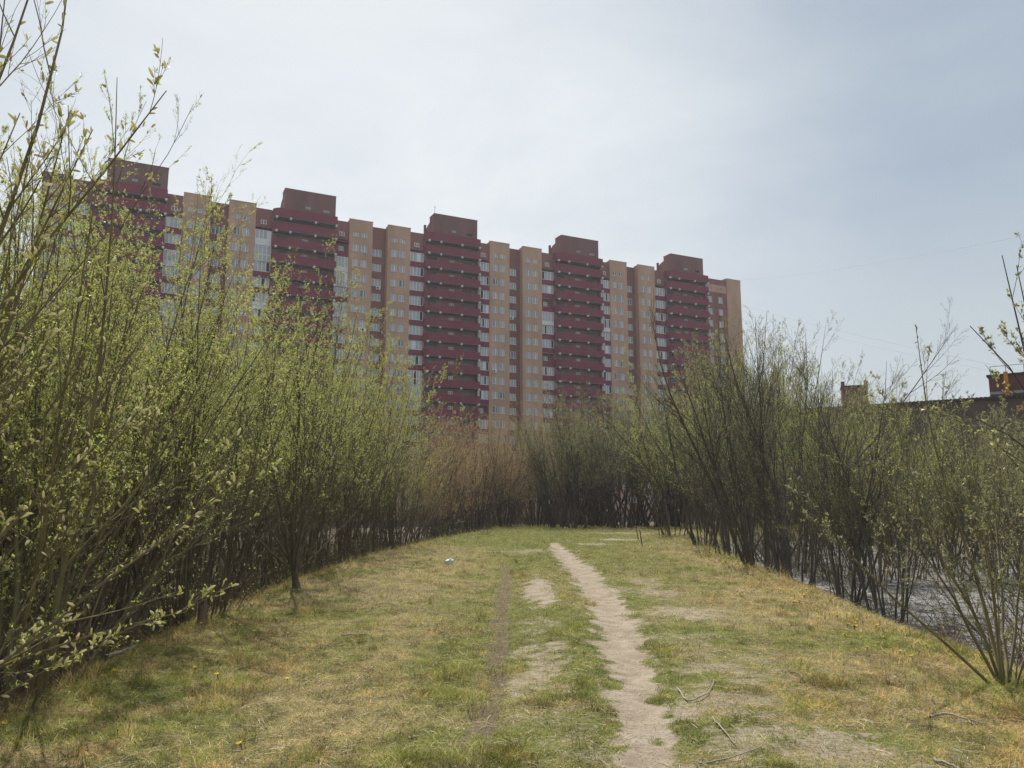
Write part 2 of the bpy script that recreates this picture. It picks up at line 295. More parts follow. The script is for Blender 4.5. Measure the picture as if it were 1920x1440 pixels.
def ground_material():
    m, t, o = mat('ground_cover'); N = t.nodes.new; K = t.links.new
    b = N('ShaderNodeBsdfPrincipled'); b.inputs['Roughness'].default_value = 0.95; b.inputs['Specular IOR Level'].default_value = 0.1
    tc = N('ShaderNodeTexCoord')
    def noise(s, d=5, dist=0.0):
        n = N('ShaderNodeTexNoise'); n.inputs['Scale'].default_value = s; n.inputs['Detail'].default_value = d; n.inputs['Roughness'].default_value = 0.65; n.inputs['Distortion'].default_value = dist
        K(tc.outputs['Object'], n.inputs['Vector']); return n.outputs['Fac']
    def ramp(fac, c1, c2, p1=0.3, p2=0.7):
        r = N('ShaderNodeValToRGB'); r.color_ramp.elements[0].position = p1; r.color_ramp.elements[1].position = p2
        r.color_ramp.elements[0].color = (*c1, 1); r.color_ramp.elements[1].color = (*c2, 1); K(fac, r.inputs['Fac']); return r.outputs['Color']
    def mix(f, a, bb):
        x = N('ShaderNodeMix'); x.data_type = 'RGBA'; K(f, x.inputs['Factor']); K(a, x.inputs['A']); K(bb, x.inputs['B']); return x.outputs['Result']
    def attr(n):
        a = N('ShaderNodeAttribute'); a.attribute_name = n; return a.outputs['Fac']
    fine = noise(38, 6); mid = noise(9, 5, 0.6)
    straw = ramp(fine, (0.11, 0.09, 0.048), (0.36, 0.295, 0.165)); green = ramp(fine, (0.06, 0.07, 0.022), (0.20, 0.205, 0.07))
    sand = mix(ramp(noise(46, 5, 0.3), (0.75, 0.75, 0.75), (0, 0, 0), 0.33, 0.47), ramp(noise(3.5, 9, 0.5), (0.25, 0.20, 0.145), (0.40, 0.335, 0.26), 0.34, 0.64), ramp(fine, (0.13, 0.10, 0.07), (0.24, 0.19, 0.14))); rut = ramp(fine, (0.08, 0.06, 0.042), (0.22, 0.17, 0.12))
    lowl = ramp(mid, (0.07, 0.056, 0.042), (0.17, 0.14, 0.10)); lowr = ramp(noise(0.55, 9, 0.8), (0.17, 0.165, 0.155), (0.27, 0.262, 0.25), 0.34, 0.62)
    c = mix(attr('green'), straw, green)
    def ragged(fac, amt, lo, hi):               # break a soft mask into a worn, ragged edge
        a1 = N('ShaderNodeMath'); a1.operation = 'MULTIPLY_ADD'; K(noise(17, 7), a1.inputs[0]); a1.inputs[1].default_value = amt; a1.inputs[2].default_value = -amt * 0.5
        a2 = N('ShaderNodeMath'); a2.operation = 'ADD'; K(fac, a2.inputs[0]); K(a1.outputs[0], a2.inputs[1])
        r = N('ShaderNodeMapRange'); r.interpolation_type = 'SMOOTHSTEP'; r.inputs['From Min'].default_value = lo; r.inputs['From Max'].default_value = hi; K(a2.outputs[0], r.inputs['Value']); return r.outputs[0]
    c = mix(ragged(attr('rut'), 1.4, 0.35, 1.0), c, rut); c = mix(ragged(attr('sand'), 1.5, 0.30, 0.74), c, sand); c = mix(attr('low_left'), c, lowl); c = mix(attr('low_right'), c, lowr)
    K(c, b.inputs['Base Color'])
    bp = N('ShaderNodeBump'); bp.inputs['Strength'].default_value = 0.7; bp.inputs['Distance'].default_value = 0.03; K(fine, bp.inputs['Height'])
    bp2 = N('ShaderNodeBump'); sm1 = N('ShaderNodeMath'); sm1.operation = 'MULTIPLY_ADD'; K(attr('low_right'), sm1.inputs[0]); sm1.inputs[1].default_value = -0.65; sm1.inputs[2].default_value = 0.7; K(sm1.outputs[0], bp.inputs['Strength']); sm2 = N('ShaderNodeMath'); sm2.operation = 'MULTIPLY'; K(sm1.outputs[0], sm2.inputs[0]); sm2.inputs[1].default_value = 0.7; K(sm2.outputs[0], bp2.inputs['Strength']); bp2.inputs['Distance'].default_value = 0.06; K(mid, bp2.inputs['Height']); K(bp.outputs[0], bp2.inputs['Normal'])
    K(bp2.outputs[0], b.inputs['Normal']); K(b.outputs[0], o.inputs['Surface']); return m
lowleft_attr = np.clip(np.maximum(lowL, sstep(66, 74, gy_)) , 0, 1); lowright_attr = np.clip(lowR * (1 - sstep(45, 62, gy_)), 0, 1)
ground = link('ground', mesh_np('ground', V, [quads], ground_material(), dict(sand=sandm, green=greenm, rut=rutm, low_left=lowleft_attr, low_right=lowright_attr), smooth=True))
tag(ground, kind='structure')

# grass, dead straw and litter growing on the track (nobody could count it)
def make_grass():
    rng = np.random.default_rng(11)
    n = 1150000
    u = rng.random(n); Y = 3.4 * (66 / 3.4) ** (u ** 0.92)
    X = (rng.random(n) * 2 - 1) * (0.70 * Y + 0.6) 
    keep = rng.random(n) < 1.0; X, Y = X[keep], Y[keep]
    e = np.maximum(left_edge(Y) - X, X - right_edge(Y))
    s, g, r = masks(X, Y)
    p = (1 - 0.95 * np.clip(s * 1.25, 0, 1)) * (1 - 0.6 * r) * (1 - sstep(-0.1, 2.6, e + 1.2 * (fbm(X * 1.1, Y * 1.1) - 0.5))); k = rng.random(len(X)) < p
    X, Y, e, s, g, r = X[k], Y[k], e[k], s[k], g[k], r[k]; n0 = len(X)
    nt_ = 1500; ty = 4.2 * (26 / 4.2) ** rng.random(nt_); tx_ = (rng.random(nt_) * 2 - 1) * (0.68 * ty + 0.4); te = np.maximum(left_edge(ty) - tx_, tx_ - right_edge(ty)); ts_, tg_, tr_ = masks(tx_, ty)
    kk = (te < 0.6) & (ts_ < 0.35) & ((rng.random(nt_) < 0.30) | (te > -1.4)); tx_, ty, tg_ = tx_[kk], ty[kk], tg_[kk]; per = 26
    tid = np.repeat(np.arange(len(tx_)), per); trad = rng.uniform(0.02, 0.06, len(tx_))
    X = np.concatenate([X, tx_[tid] + rng.normal(size=len(tid)) * trad[tid]]); Y = np.concatenate([Y, ty[tid] + rng.normal(size=len(tid)) * trad[tid]])
    e = np.concatenate([e, np.full(len(tid), -9.0)]); s = np.concatenate([s, np.zeros(len(tid))]); tgreen = (rng.random(len(tx_)) < 0.25 + 0.6 * tg_); g = np.concatenate([g, np.where(tgreen[tid], 2.0, -1.0)]); tl = rng.uniform(1.3, 3.0, len(tx_))
    n = len(X); ist = np.arange(n) >= n0; lying = (rng.random(n) < 0.035) & ~ist
    Z = height(X, Y)
    isg = rng.random(n) < np.clip(0.22 + 0.55 * g, 0, 0.84)
    isg &= ~lying
    lod = 1 + Y / 16
    ln = np.where(isg, rng.uniform(0.014, 0.034, n), rng.uniform(0.015, 0.042, n)) * lod ** 0.75
    ln = ln * 1.15
    tuft = sstep(0.64, 0.76, fbm(X * 1.7 + 8, Y * 1.5 + 3)); edge = np.exp(-((e - 0.1) / 0.8) ** 2) * (rng.random(n) < 0.35)
    ln = ln * (1 + 1.5 * tuft + 3.4 * edge * rng.random(n)) * (1 - 0.45 * np.clip(s, 0, 1))
    ln = np.where(lying, rng.uniform(0.05, 0.14, n) * lod ** 0.4, ln); ln[n0:] *= tl[tid]
    wd = rng.uniform(0.0018, 0.0035, n) * lod ** 1.0 * np.where(isg, 1.25, 1.0)
    az = rng.uniform(0, 2 * np.pi, n); lean = np.where(isg, rng.uniform(0.2, 1.1, n), rng.uniform(0.6, 1.5, n))
    lean = np.where(lying, rng.uniform(1.42, 1.56, n), np.where(ist, rng.uniform(0.05, 0.75, n), lean))
    d = np.stack([np.cos(az) * np.sin(lean), np.sin(az) * np.sin(lean), np.cos(lean)], 1)
    sv = np.stack([-np.sin(az), np.cos(az), np.zeros(n)], 1)
    ra = rng.uniform(0, np.pi, n)[:, None]; sv = sv * np.cos(ra) + np.cross(d, sv) * np.sin(ra) * 0.6
    P = np.stack([X, Y, Z - 0.004 + 0.014 * lying], 1)
    bend = np.stack([np.cos(az), np.sin(az), -0.6 * np.ones(n)], 1) * (ln * 0.18)[:, None]
    a = P - sv * wd[:, None] / 2; b = P + sv * wd[:, None] / 2
    mid = P + d * (ln * 0.55)[:, None]; m1 = mid - sv * wd[:, None] * 0.42; m2 = mid + sv * wd[:, None] * 0.42
    tip = P + d * ln[:, None] + bend
    VV = np.stack([a, b, m2, m1, tip], 1).reshape(-1, 3)
    b0 = np.arange(n) * 5
    q = np.stack([b0, b0 + 1, b0 + 2, b0 + 3], 1); t3 = np.stack([b0 + 3, b0 + 2, b0 + 4], 1)
    gr = np.array([0.37, 0.38, 0.11]); gr2 = np.array([0.20, 0.24, 0.055]); st = np.array([0.78, 0.63, 0.345]); st2 = np.array([0.43, 0.33, 0.16]); br = np.array([0.15, 0.10, 0.06])
    t = rng.random(n)[:, None]
    c = np.where(isg[:, None], gr * t + gr2 * (1 - t), st * t + st2 * (1 - t))
    c = np.where((rng.random(n) < 0.10)[:, None] & ~isg[:, None], br, c)
    warm = sstep(0.45, 0.65, fbm(X * 0.35 + 2, Y * 0.3 + 40))[:, None]; c = c * np.where(isg[:, None], 1.0, (1 - 0.12 * warm * np.array([0.2, 1.0, 1.8])))
    clump = fbm(X * 7, Y * 5.5, 3)[:, None]; c = c * (0.62 + 0.78 * sstep(0.3, 0.72, clump))
    dead = sstep(0.60, 0.74, fbm(X * 2.6 + 60, Y * 2.0 + 13, 4))[:, None] * (rng.random(n) < 0.7)[:, None]; c = c * (1 - dead) + dead * c * np.array([0.62, 0.5, 0.48])
    c = np.where(lying[:, None], np.array([0.80, 0.70, 0.50]) * (0.55 + 0.5 * t), c)
    C = np.repeat(c, 5, 0)
    o = link('grass', mesh_np('grass', VV, [q, t3], M['blade'], dict(blade_colour=C)))
    tag(o, 'short dry yellow and green grass covering the track', 'grass', kind='stuff')
make_grass()

# ------------------------------------------------------------------ apartment building
PHI = math.radians(64.026)
B_ANG = math.pi / 2 - PHI
bld = empty('apartment_building', (0, 150.83, -1.0), B_ANG, label='long seventeen-storey red brick and cream apartment block with crimson balconies', cat='apartment building')
BZ = 1.0                                            # the root stands one metre below eye ground
ZT = [48.35 + BZ - 2.8 * i for i in range(17)]      # tops of the window rows
ZROOF, ZCREAM = 52.3 + BZ, 52.85 + BZ
P0, PER = -60.45, 27.8
S = [P0 + PER * k for k in range(-1, 4)]            # the five repeats

def holed_wall(mb, x0, x1, y, z0, z1, holes, depth=0.16):
    xs = sorted({x0, x1, *[h[0] for h in holes], *[h[1] for h in holes]}); zs = sorted({z0, z1, *[h[2] for h in holes], *[h[3] for h in holes]})
    for i in range(len(xs) - 1):
        run = None
        for j in range(len(zs) - 1):
            cx, cz = (xs[i] + xs[i + 1]) / 2, (zs[j] + zs[j + 1]) / 2
            inside = any(h[0] < cx < h[1] and h[2] < cz < h[3] for h in holes)
            if not inside: mb.quad((xs[i], y, zs[j]), (xs[i + 1], y, zs[j]), (xs[i + 1], y, zs[j + 1]), (xs[i], y, zs[j + 1]))
    for a, b, c, d in holes:
        y2 = y + depth
        mb.quad((a, y, c), (a, y, d), (a, y2, d), (a, y2, c)); mb.quad((b, y, d), (b, y, c), (b, y2, c), (b, y2, d))
        mb.quad((a, y, d), (b, y, d), (b, y2, d), (a, y2, d)); mb.quad((b, y, c), (a, y, c), (a, y2, c), (b, y2, c))

rb = random.Random(21)
winspecs = []                                       # (x, y, ztop, width, height, mullions, s)
def bay(name, x0, x1, y, ztop, m, cols, w, h=1.4, attic=True, wide=False, sidedepth=1.6, skip=()):
    mb = MB(); holes = []
    for cx in cols:
        for i, zt in enumerate(ZT):
            if i in skip: continue
            holes.append((cx, cx + w, zt - h, zt)); winspecs.append((cx, y + 0.11, zt, w, h, wide))
        if attic:
            holes.append((cx + 0.03, cx + w - 0.03, ZT[0] + 1.4, ZT[0] + 2.2)); winspecs.append((cx + 0.03, y + 0.11, ZT[0] + 2.2, w - 0.06, 0.8, False))
    holed_wall(mb, x0, x1, y, 0, ztop, holes)
    mb.quad((x0, y, 0), (x0, y, ztop), (x0, y + sidedepth, ztop), (x0, y + sidedepth, 0))
    mb.quad((x1, y, ztop), (x1, y, 0), (x1, y + sidedepth, 0), (x1, y + sidedepth, ztop))
    mb.quad((x0, y, ztop), (x1, y, ztop), (x1, y + sidedepth, ztop), (x0, y + sidedepth, ztop))
    # roof coping
    mb.box(x0 - 0.06, x1 + 0.06, y - 0.06, y + 0.25, ztop + 0.003, ztop + 0.12)
    return mb.build(name, M[m], bld)

core = MB()
core.box(-80.6, 58.7, 1.75, 14, 0, ZROOF - 0.4)
core.build('wall', M['brick'], bld)
for k in range(4):
    s0 = S[k + 1]
    bay('cream_bay', s0, s0 + 4.3, 0.0, ZCREAM, 'cream', (s0 + 0.68, s0 + 2.22), 1.14)
    bay('cream_bay', s0 + 7.2, s0 + 11.55, 0.0, ZCREAM, 'cream', (s0 + 7.2 + 0.72, s0 + 7.2 + 2.25), 1.14)
    bay('brick_bay', s0 + 4.303, s0 + 7.197, 1.35, ZROOF + 0.1, 'brick', (s0 + 4.62,), 1.85, attic=False, wide=True, sidedepth=0.39)
# ends of the block
def end_block(x0, x1, cols, pillar):
    mb = MB(); holes = []
    for cx in cols:
        for zt in ZT: holes.append((cx, cx + 1.35, zt - 1.4, zt)); winspecs.append((cx, 0.36, zt, 1.35, 1.4, True))
        holes.append((cx + 0.2, cx + 1.1, ZT[0] + 1.45, ZT[0] + 2.15)); winspecs.append((cx + 0.2, 0.36, ZT[0] + 2.15, 0.9, 0.7, False))
    holed_wall(mb, x0, x1, 0.25, 0, ZROOF, holes)
    mb.quad((x0, 0.25, 0), (x0, 0.25, ZROOF), (x0, 1.75, ZROOF), (x0, 1.75, 0)); mb.quad((x1, 0.25, ZROOF), (x1, 0.25, 0), (x1, 1.75, 0), (x1, 1.75, ZROOF))
    mb.box(x0, x1, 0.19, 0.5, ZROOF + 0.003, ZROOF + 0.12)
    mb.build('brick_bay', M['brick'], bld)
    for za, zb in ((ZT[0] + 1.0, ZT[0] + 2.75), (ZT[5] + 0.25, ZT[5] + 1.35), (ZT[10] + 0.25, ZT[10] + 1.35)):
        bm = MB()
        if za > ZT[0]:
            hs = [(cx + 0.2, cx + 1.1, ZT[0] + 1.45, ZT[0] + 2.15) for cx in cols]; holed_wall(bm, x0, x1, 0.2, za, zb, hs, 0.05)
            bm.quad((x0, .2, za), (x1, .2, za), (x1, .25, za), (x0, .25, za)); bm.quad((x0, .2, zb), (x1, .2, zb), (x1, .25, zb), (x0, .25, zb))
        else: bm.box(x0, x1, 0.2, 0.247, za, zb)
        bm.build('cream_band', M['cream'], bld)
end_block(48.25, 54.6, (49.2, 52.2), None)
end_block(-80.5, -76.7, (-79.9, -78.2), None)
MB().box(54.603, 58.7, 0.0, 13.9, 0, ZCREAM).box(54.55, 58.76, -0.06, 13.95, ZCREAM + 0.003, ZCREAM + 0.12).build('cream_bay', M['cream'], bld)
tp = MB().box(-80.6, -76.7, 0.12, 0.19, ZT[0] + 2.76, ZROOF + 0.5).box(-80.6, -76.7, 0.6, 6, ZROOF + 0.13, ZROOF + 0.5); tp.build('parapet', M['brown'], bld)
MB().box(-80.72, -80.503, 0.1, 13.9, 0, ZROOF + 0.3).build('brick_bay', M['brown'], bld)

# windows: one frame mesh per type; each pane its own sub-part
def window_meshes(w, h, wide):
    fr = MB(); t = 0.10; y0, y1 = 0.0, 0.05
    fr.box(0, w, y0, y1, -t, 0); fr.box(0, w, y0, y1, -h, -h + t); fr.box(0, t, y0, y1, -h + t, -t); fr.box(w - t, w, y0, y1, -h + t, -t)
    cuts = (0.36, 0.68) if wide else (0.60,)
    if h < 1: cuts = (0.5,)
    for c in cuts: fr.box(w * c - 0.065, w * c + 0.065, y0 - 0.01, y1, -h + t, -t)
    fr.box(-0.05, w + 0.05, -0.2, y0 - 0.012, -h - 0.04, -h)          # sill
    pn = MB(); pn.quad((t * 0.6, 0.03, -h + t * 0.6), (w - t * 0.6, 0.03, -h + t * 0.6), (w - t * 0.6, 0.03, -t * 0.6), (t * 0.6, 0.03, -t * 0.6))
    return fr, pn
glasses = [M['glass'], surf('curtained_glass', (0.47, 0.48, 0.47), (0.36, 0.37, 0.37), 0.5, 0.15, spec=0.9, detail=1), surf('dark_glass', (0.12, 0.13, 0.15), (0.08, 0.09, 0.10), 0.4, 0.1, spec=0.9, detail=1)]
def vis(x, z):                                     # how well the photo shows a place on the facade
    if x < -52: return 0 if z < 42 else 0.35
    if x < -38: return 1 if z > 30 else 0.1
    if x < -15: return 1 if z > 17 else 0.1
    return 1 if z > 14 else 0.05
winspecs.sort(key=lambda q: -(vis(q[0], q[2]) * q[3] * q[4] * 135 / (135 + 0.5 * (q[0] + 66))) - (0.0 if q[2] < 40 else 0.02))
protos = {}
rest_f, rest_p = MB(), [MB(), MB(), MB()]
for n, (x, y, zt, ww, hh, wide) in enumerate(winspecs):
    key = (round(ww, 2), round(hh, 2), wide)
    gi = rb.choices((0, 1, 2), (6, 4, 1))[0]
    if n < 100:
        if key not in protos:
            a, b = window_meshes(ww, hh, wide); me = a.mesh('window', M['white']); pms = []
            for g in glasses:
                pms.append(MB().add(np.concatenate(b.v), b.f).mesh('pane', g))
            protos[key] = (me, pms)
        fo = link('window', protos[key][0], bld, (x, y, zt)); link('pane', protos[key][1][gi], fo)
    else:
        a, b = window_meshes(ww, hh, wide); off = np.array([x, y, zt])
        rest_f.add(np.concatenate(a.v) + off, a.f); rest_p[gi].add(np.concatenate(b.v) + off, b.f)
ro = rest_f.build('window', M['white'], bld); ro['kind'] = 'stuff'
for g, pm in zip(glasses, rest_p):
    po = pm.build('pane', g, ro); po['kind'] = 'stuff'

# loggia columns between the cream bays and the balcony stacks
def loggia_col(x0, x1, side):
    y = 0.12
    wl = MB(); wl.box(x0, x1, 1.25, 1.7, 0, ZROOF); 
    wl.build('loggia_wall', M['brick'], bld)
    MB().box(x0 + 0.02, x1 - 0.02, 0.3, 1.247, ZT[0] + 0.62, ZROOF + 0.06).build('brick_bay', M['brick'], bld)
    f, p = window_meshes(0.95, 0.8, False); fo = f.build('window', M['white'], bld, ((x0 + x1) / 2 - 0.5, 0.28, ZT[0] + 2.0)); p.build('pane', glasses[1], fo)
    MB().box(x0 - 0.02, x1 + 0.02, y - 0.1, 1.25, ZT[0] + 0.1, ZT[0] + 0.22).build('canopy_slab', M['crimson'], bld)
    return [(x0, x1, zt, i) for i, zt in enumerate(ZT)]
logs = []
for k in range(5):
    s0 = S[k]
    logs += loggia_col(s0 + 11.57, s0 + 14.28, 'L')
    if k < 4: logs += loggia_col(s0 + 25.3, s0 + 27.75, 'R')
for k in range(0, 1): pass
logs.sort(key=lambda q: -vis(q[0], q[2]) - q[2] * 0.001)
def glazing(x0, x1, kind, rr):
    """white glazing of one loggia: 'band' above the parapet or 'full' height; local origin at its upper left"""
    w, h = x1 - x0 - 0.02, (1.72 if kind == 'band' else 2.72); y0, y1 = 0.0, 0.06; t = 0.09; n = rr.choice((4, 4, 5))
    f = MB(); f.box(0, w, y0, y1, -t, 0); f.box(0, w, y0, y1, -h, -h + t); f.box(0, t, y0, y1, -h + t, -t); f.box(w - t, w, y0, y1, -h + t, -t)
    for i in range(1, n): f.box(w * i / n - 0.065, w * i / n + 0.065, y0 - 0.01, y1 - 0.01, -h + t, -t)
    if kind == 'full':
        zc = -1.55 if rr.random() < 0.6 else -1.9
        for i in range(n): f.box(w * i / n + 0.066, w * (i + 1) / n - 0.066, y0, y1 - 0.003, zc - 0.05, zc + 0.05)
        if rr.random() < 0.5: f.box(t, w - t, y0 + 0.012, y1 - 0.02, -h + t, zc - 0.051)
    panes = []
    for i in range(n):
        g = rr.choices((0, 1, 2, 3), (8, 3, 1.2, 0.9))[0]
        a, b = w * i / n + 0.04, w * (i + 1) / n - 0.04
        panes.append((g, MB().quad((a, 0.035, -h + 0.05), (b, 0.035, -h + 0.05), (b, 0.035, -0.05), (a, 0.035, -0.05))))
    return f, panes
gl4 = [surf('loggia_glass', (0.48, 0.50, 0.51), (0.28, 0.30, 0.31), 0.4, 0.12, spec=0.9, detail=1), glasses[1], M['dark'], M['white']]
rpar, rslab = MB(), MB()
for j, (x0, x1, zt, i) in enumerate(logs):
    p_, q_ = (MB(), MB()) if j < 100 else (rpar, rslab)
    p_.box(x0 + 0.01, x1 - 0.01, 0.12, 0.2, zt - 2.72, zt - 1.66); q_.box(x0, x1, 0.09, 1.25, zt - 2.80, zt - 2.722)
    if j < 100: q_.build('slab', M['concrete'], p_.build('loggia_parapet', M['crimson'], bld))
p_ = rpar.build('loggia_parapet', M['crimson'], bld); p_['kind'] = 'stuff'; rslab.build('slab', M['concrete'], p_)['kind'] = 'stuff'
restg, restp = MB(), [MB(), MB(), MB(), MB()]
rg = random.Random(4); cnt = 0
open_l = MB()
for (x0, x1, zt, i) in logs:
    u = rg.random()
    if u < 0.10:                                    # left open: one can see the little window at the back
        f, p = window_meshes(0.9, 0.85, False); fo = f.build('window', M['white'], bld, (x0 + 0.9, 1.19, zt - 0.45)); p.build('pane', glasses[1], fo); continue
    kind = 'full' if rg.random() < 0.16 else 'band'
    f, panes = glazing(x0, x1, kind, rg); off = np.array([x0 + 0.01, 0.055 if kind == 'full' else 0.13, zt + 0.06])
    if cnt < 100:
        fo = f.build('loggia_glazing', M['white'], bld, tuple(off))
        for j, pm in panes: pm.build('pane', gl4[j], fo)
        cnt += 1
    else:
        restg.add(np.concatenate(f.v) + off, f.f)
        for j, pm in panes: restp[j].add(np.concatenate(pm.v) + off, pm.f)
ro = restg.build('loggia_glazing', M['white'], bld); ro['kind'] = 'stuff'
for g, pm in zip(gl4, restp):
    if pm.n: pm.build('pane', g, ro)['kind'] = 'stuff'

# balcony stacks
BW = 11.0
def balcony_meshes(hgt):
    o = [(0.0, 0.2), (0.0, -0.45), (0.75, -1.3), (BW, -1.3), (BW, 0.2)]; t = 0.08
    inn = [(t, 0.2), (t, -0.42), (0.78, -1.3 + t), (BW - t, -1.3 + t), (BW - t, 0.2)]
    par = MB()
    for i in range(4):
        a, b, c, d = o[i], o[i + 1], inn[i + 1], inn[i]
        z0, z1 = 0.0, hgt
        par.quad((*a, z0), (*b, z0), (*b, z1), (*a, z1)); par.quad((*c, z0), (*d, z0), (*d, z1), (*c, z1)); par.quad((*a, z1), (*b, z1), (*c, z1), (*d, z1))
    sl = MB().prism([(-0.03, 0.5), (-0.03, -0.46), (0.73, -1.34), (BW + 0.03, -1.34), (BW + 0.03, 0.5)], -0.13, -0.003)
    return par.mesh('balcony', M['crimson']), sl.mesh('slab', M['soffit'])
bal_p, bal_s = balcony_meshes(1.36); top_p, _ = balcony_meshes(1.5)
brk = MB().prism_x([(-1.44, -0.02), (-1.44, -0.34), (-1.15, -0.40), (-1.0, -0.132), (-1.0, -0.02)], -0.17, 0.17).mesh('bracket', M['white'])
for k in range(5):
    x0 = S[k] + 14.3
    bw = MB(); bw.box(x0, x0 + BW, 0.5, 1.7, 0, ZROOF); bw.box(x0 - 0.0, x0 + 0.14, -0.3, 0.5, 0, ZROOF - 0.3); bw.box(x0 + BW - 0.14, x0 + BW, -0.3, 0.5, 0, ZROOF - 0.3)
    bw.build('stack_wall', M['stackbrick'], bld)
    dm = MB()
    wf, wp_ = MB(), MB()
    for i, zt in enumerate(ZT):
        zf = zt - 2.72
        for cx, ww, hh, ztp in ((5.3, 0.95, 0.8, zt - 0.45), (0.9, 1.8, 1.2, zt - 0.25), (8.0, 1.9, 1.25, zt - 0.3)):
            f, p = window_meshes(ww, hh, ww > 1.2); off = np.array([x0 + cx, 0.44, ztp]); 
            if ww < 1.2: wf.add(np.concatenate(f.v) + off, f.f)
            elif k in (1, 2, 3) and i < 15: MB().box(x0 + cx, x0 + cx + ww, 0.46, 0.497, ztp - hh - 0.6, ztp).build('balcony_door', M['doorglass'], bld)
            else: dm.box(x0 + cx, x0 + cx + ww, 0.46, 0.497, ztp - hh - 0.6, ztp)
            wp_.add(np.concatenate(p.v) + off, p.f)
    w_ = wf.build('window', M['white'], bld); w_['kind'] = 'stuff'
    wp_.build('pane', glasses[0], w_)['kind'] = 'stuff'
    dm.build('balcony_door', M['doorglass'], bld)['kind'] = 'stuff'
    levels = [(zt - 2.72, bal_p, 1) for zt in ZT] + [(ZT[0] + 0.12, bal_p, 1), (ZT[0] + 2.55, top_p, 1)]
    for zf, pm, b in levels:
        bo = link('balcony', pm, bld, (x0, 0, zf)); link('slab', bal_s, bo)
        for bx in (0.55, 2.9, 7.2, BW - 0.15): link('bracket', brk, bo, (bx, 0, 0))
    # lift house on the roof
    zr = ZROOF + 0.2
    ph = MB(); ph.prism_x([(0.3, zr - 1.2), (0.3, zr + 4.2), (2.9, zr + 4.2), (2.9, zr - 1.2)], x0 + 2.0, x0 + BW - 0.05)
    ph.prism_x([(2.903, zr - 1.2), (2.903, zr + 3.3), (4.2, zr + 3.0), (8.2, zr + 0.3), (8.2, zr - 1.2)], x0 + 2.003, x0 + BW - 0.053)
    ph.box(x0 + 1.94, x0 + BW, 0.24, 2.96, zr + 4.203, zr + 4.3)
    p_ = ph.build('lift_house', M['brown'], bld)
    MB().box(x0 + 5.6, x0 + 6.5, 0.26, 0.297, zr + 1.0, zr + 1.45).build('vent', M['metal'], p_)
    MB().box(x0 + 8.7, x0 + 9.9, 0.26, 0.297, zr + 0.9, zr + 1.3).build('vent', M['metal'] if k % 2 else M['dark'], p_)
    if k in (2, 3, 4): MB().box(x0 + 1.5, x0 + 1.9, 4.5, 4.9, zr - 1, zr + 3.3).build('vent_pipe', M['brown'], p_)
# air conditioners hung on the facade
acf = MB().box(-0.4, 0.4, -0.32, 0, -0.28, 0.28).mesh('air_conditioner', M['white'])
th = np.linspace(0, 2 * np.pi, 17)[:-1]
fan = MB().add([(-0.1 + 0.2 * math.cos(a), -0.325, 0.2 * math.sin(a)) for a in th], [tuple(range(16))]).mesh('fan_grille', M['dark'])
for x, zt, y in ((S[2] + 0.75, ZT[2] - 1.75, -.02), (S[2] + 5.9, ZT[2] - 1.8, 1.33), (S[2] + 2.0, ZT[5] - 1.75, -.02), (S[2] + 2.95, ZT[5] - 1.75, -.02), (S[2] + 0.72, ZT[6] - 1.75, -.02), (S[1] + 5.5, ZT[3] - 1.8, 1.33),
                 (S[3] + 1.0, ZT[7] - 1.75, -.02), (S[3] + 5.3, ZT[3] - 1.8, 1.33), (S[4] + 52.9 - 23, ZT[3] - 1.8, .23)):
    a = link('air_conditioner', acf, bld, (x, y - 0.05, zt)); link('fan_grille', fan, a)
an = MB()
x0 = S[2] + 14.3; an.box(x0 + 2.3, x0 + 2.36, 1, 1.06, ZROOF + 4.5, ZROOF + 6.3).box(x0 + 2.1, x0 + 2.55, 1.01, 1.05, ZROOF + 6.0, ZROOF + 6.06)
an.build('antenna', M['metal'], bld)
rl = MB()
for xx in (-72.3, -71.1, -69.9): rl.box(xx - 0.03, xx + 0.03, 2.2, 2.26, ZROOF, ZROOF + 1.9)
rl.box(-72.3, -69.9, 2.2, 2.26, ZROOF + 1.85, ZROOF + 1.9).box(-72.3, -69.9, 2.2, 2.26, ZROOF + 1.3, ZROOF + 1.34); rl.build('railing', M['metal'], bld)

# ------------------------------------------------------------------ the low buildings behind the right-hand willows
def frame_between(a, b):
    v = np.array(b) - np.array(a); return float(np.hypot(*v)), math.atan2(v[1], v[0])
ga, gb = (26.0, 84.23), (62.0, 61.3)
glen, gang = frame_between(ga, gb)
garage = empty('garage_building', (ga[0], ga[1], -1.0), gang, label='long low dark brown flat-roofed building behind the willows', cat='building')
ZG = 12.3
wl = MB().box(0, glen, 0, 16, 0, ZG); wl.build('wall', M['darkwall'], garage)
rf = MB().box(-0.3, glen + 0.3, -0.35, 16.3, ZG + 0.003, ZG + 0.22); ro_ = rf.build('roof', M['roofdark'], garage)
cr = MB()
for i in range(int((glen - 14) / 0.35)): cr.box(14 + i * 0.35, 14 + i * 0.35 + 0.17, -0.42, -0.353, ZG - 0.02, ZG + 0.25)
cr.build('corrugated_edge', M['roofdark'], ro_)
ws = MB()
for i in range(6): ws.box(3 + i * 4.5, 5.2 + i * 4.5, -0.05, -0.003, 5.0, 6.4)
ws.build('window_band', M['dark'], garage)
def on_wall(px):                                   # place along the garage wall seen at photo column px
    t = ray(px, 750); k = t[0] / t[1]; vx, vy = math.cos(gang), math.sin(gang); s = (k * ga[1] - ga[0]) / (vx - k * vy); return s
sg = empty('hazard_sign', (0, 0, 0), 0, label='small orange sign with a dark spot under the corrugated roof edge', cat='sign')
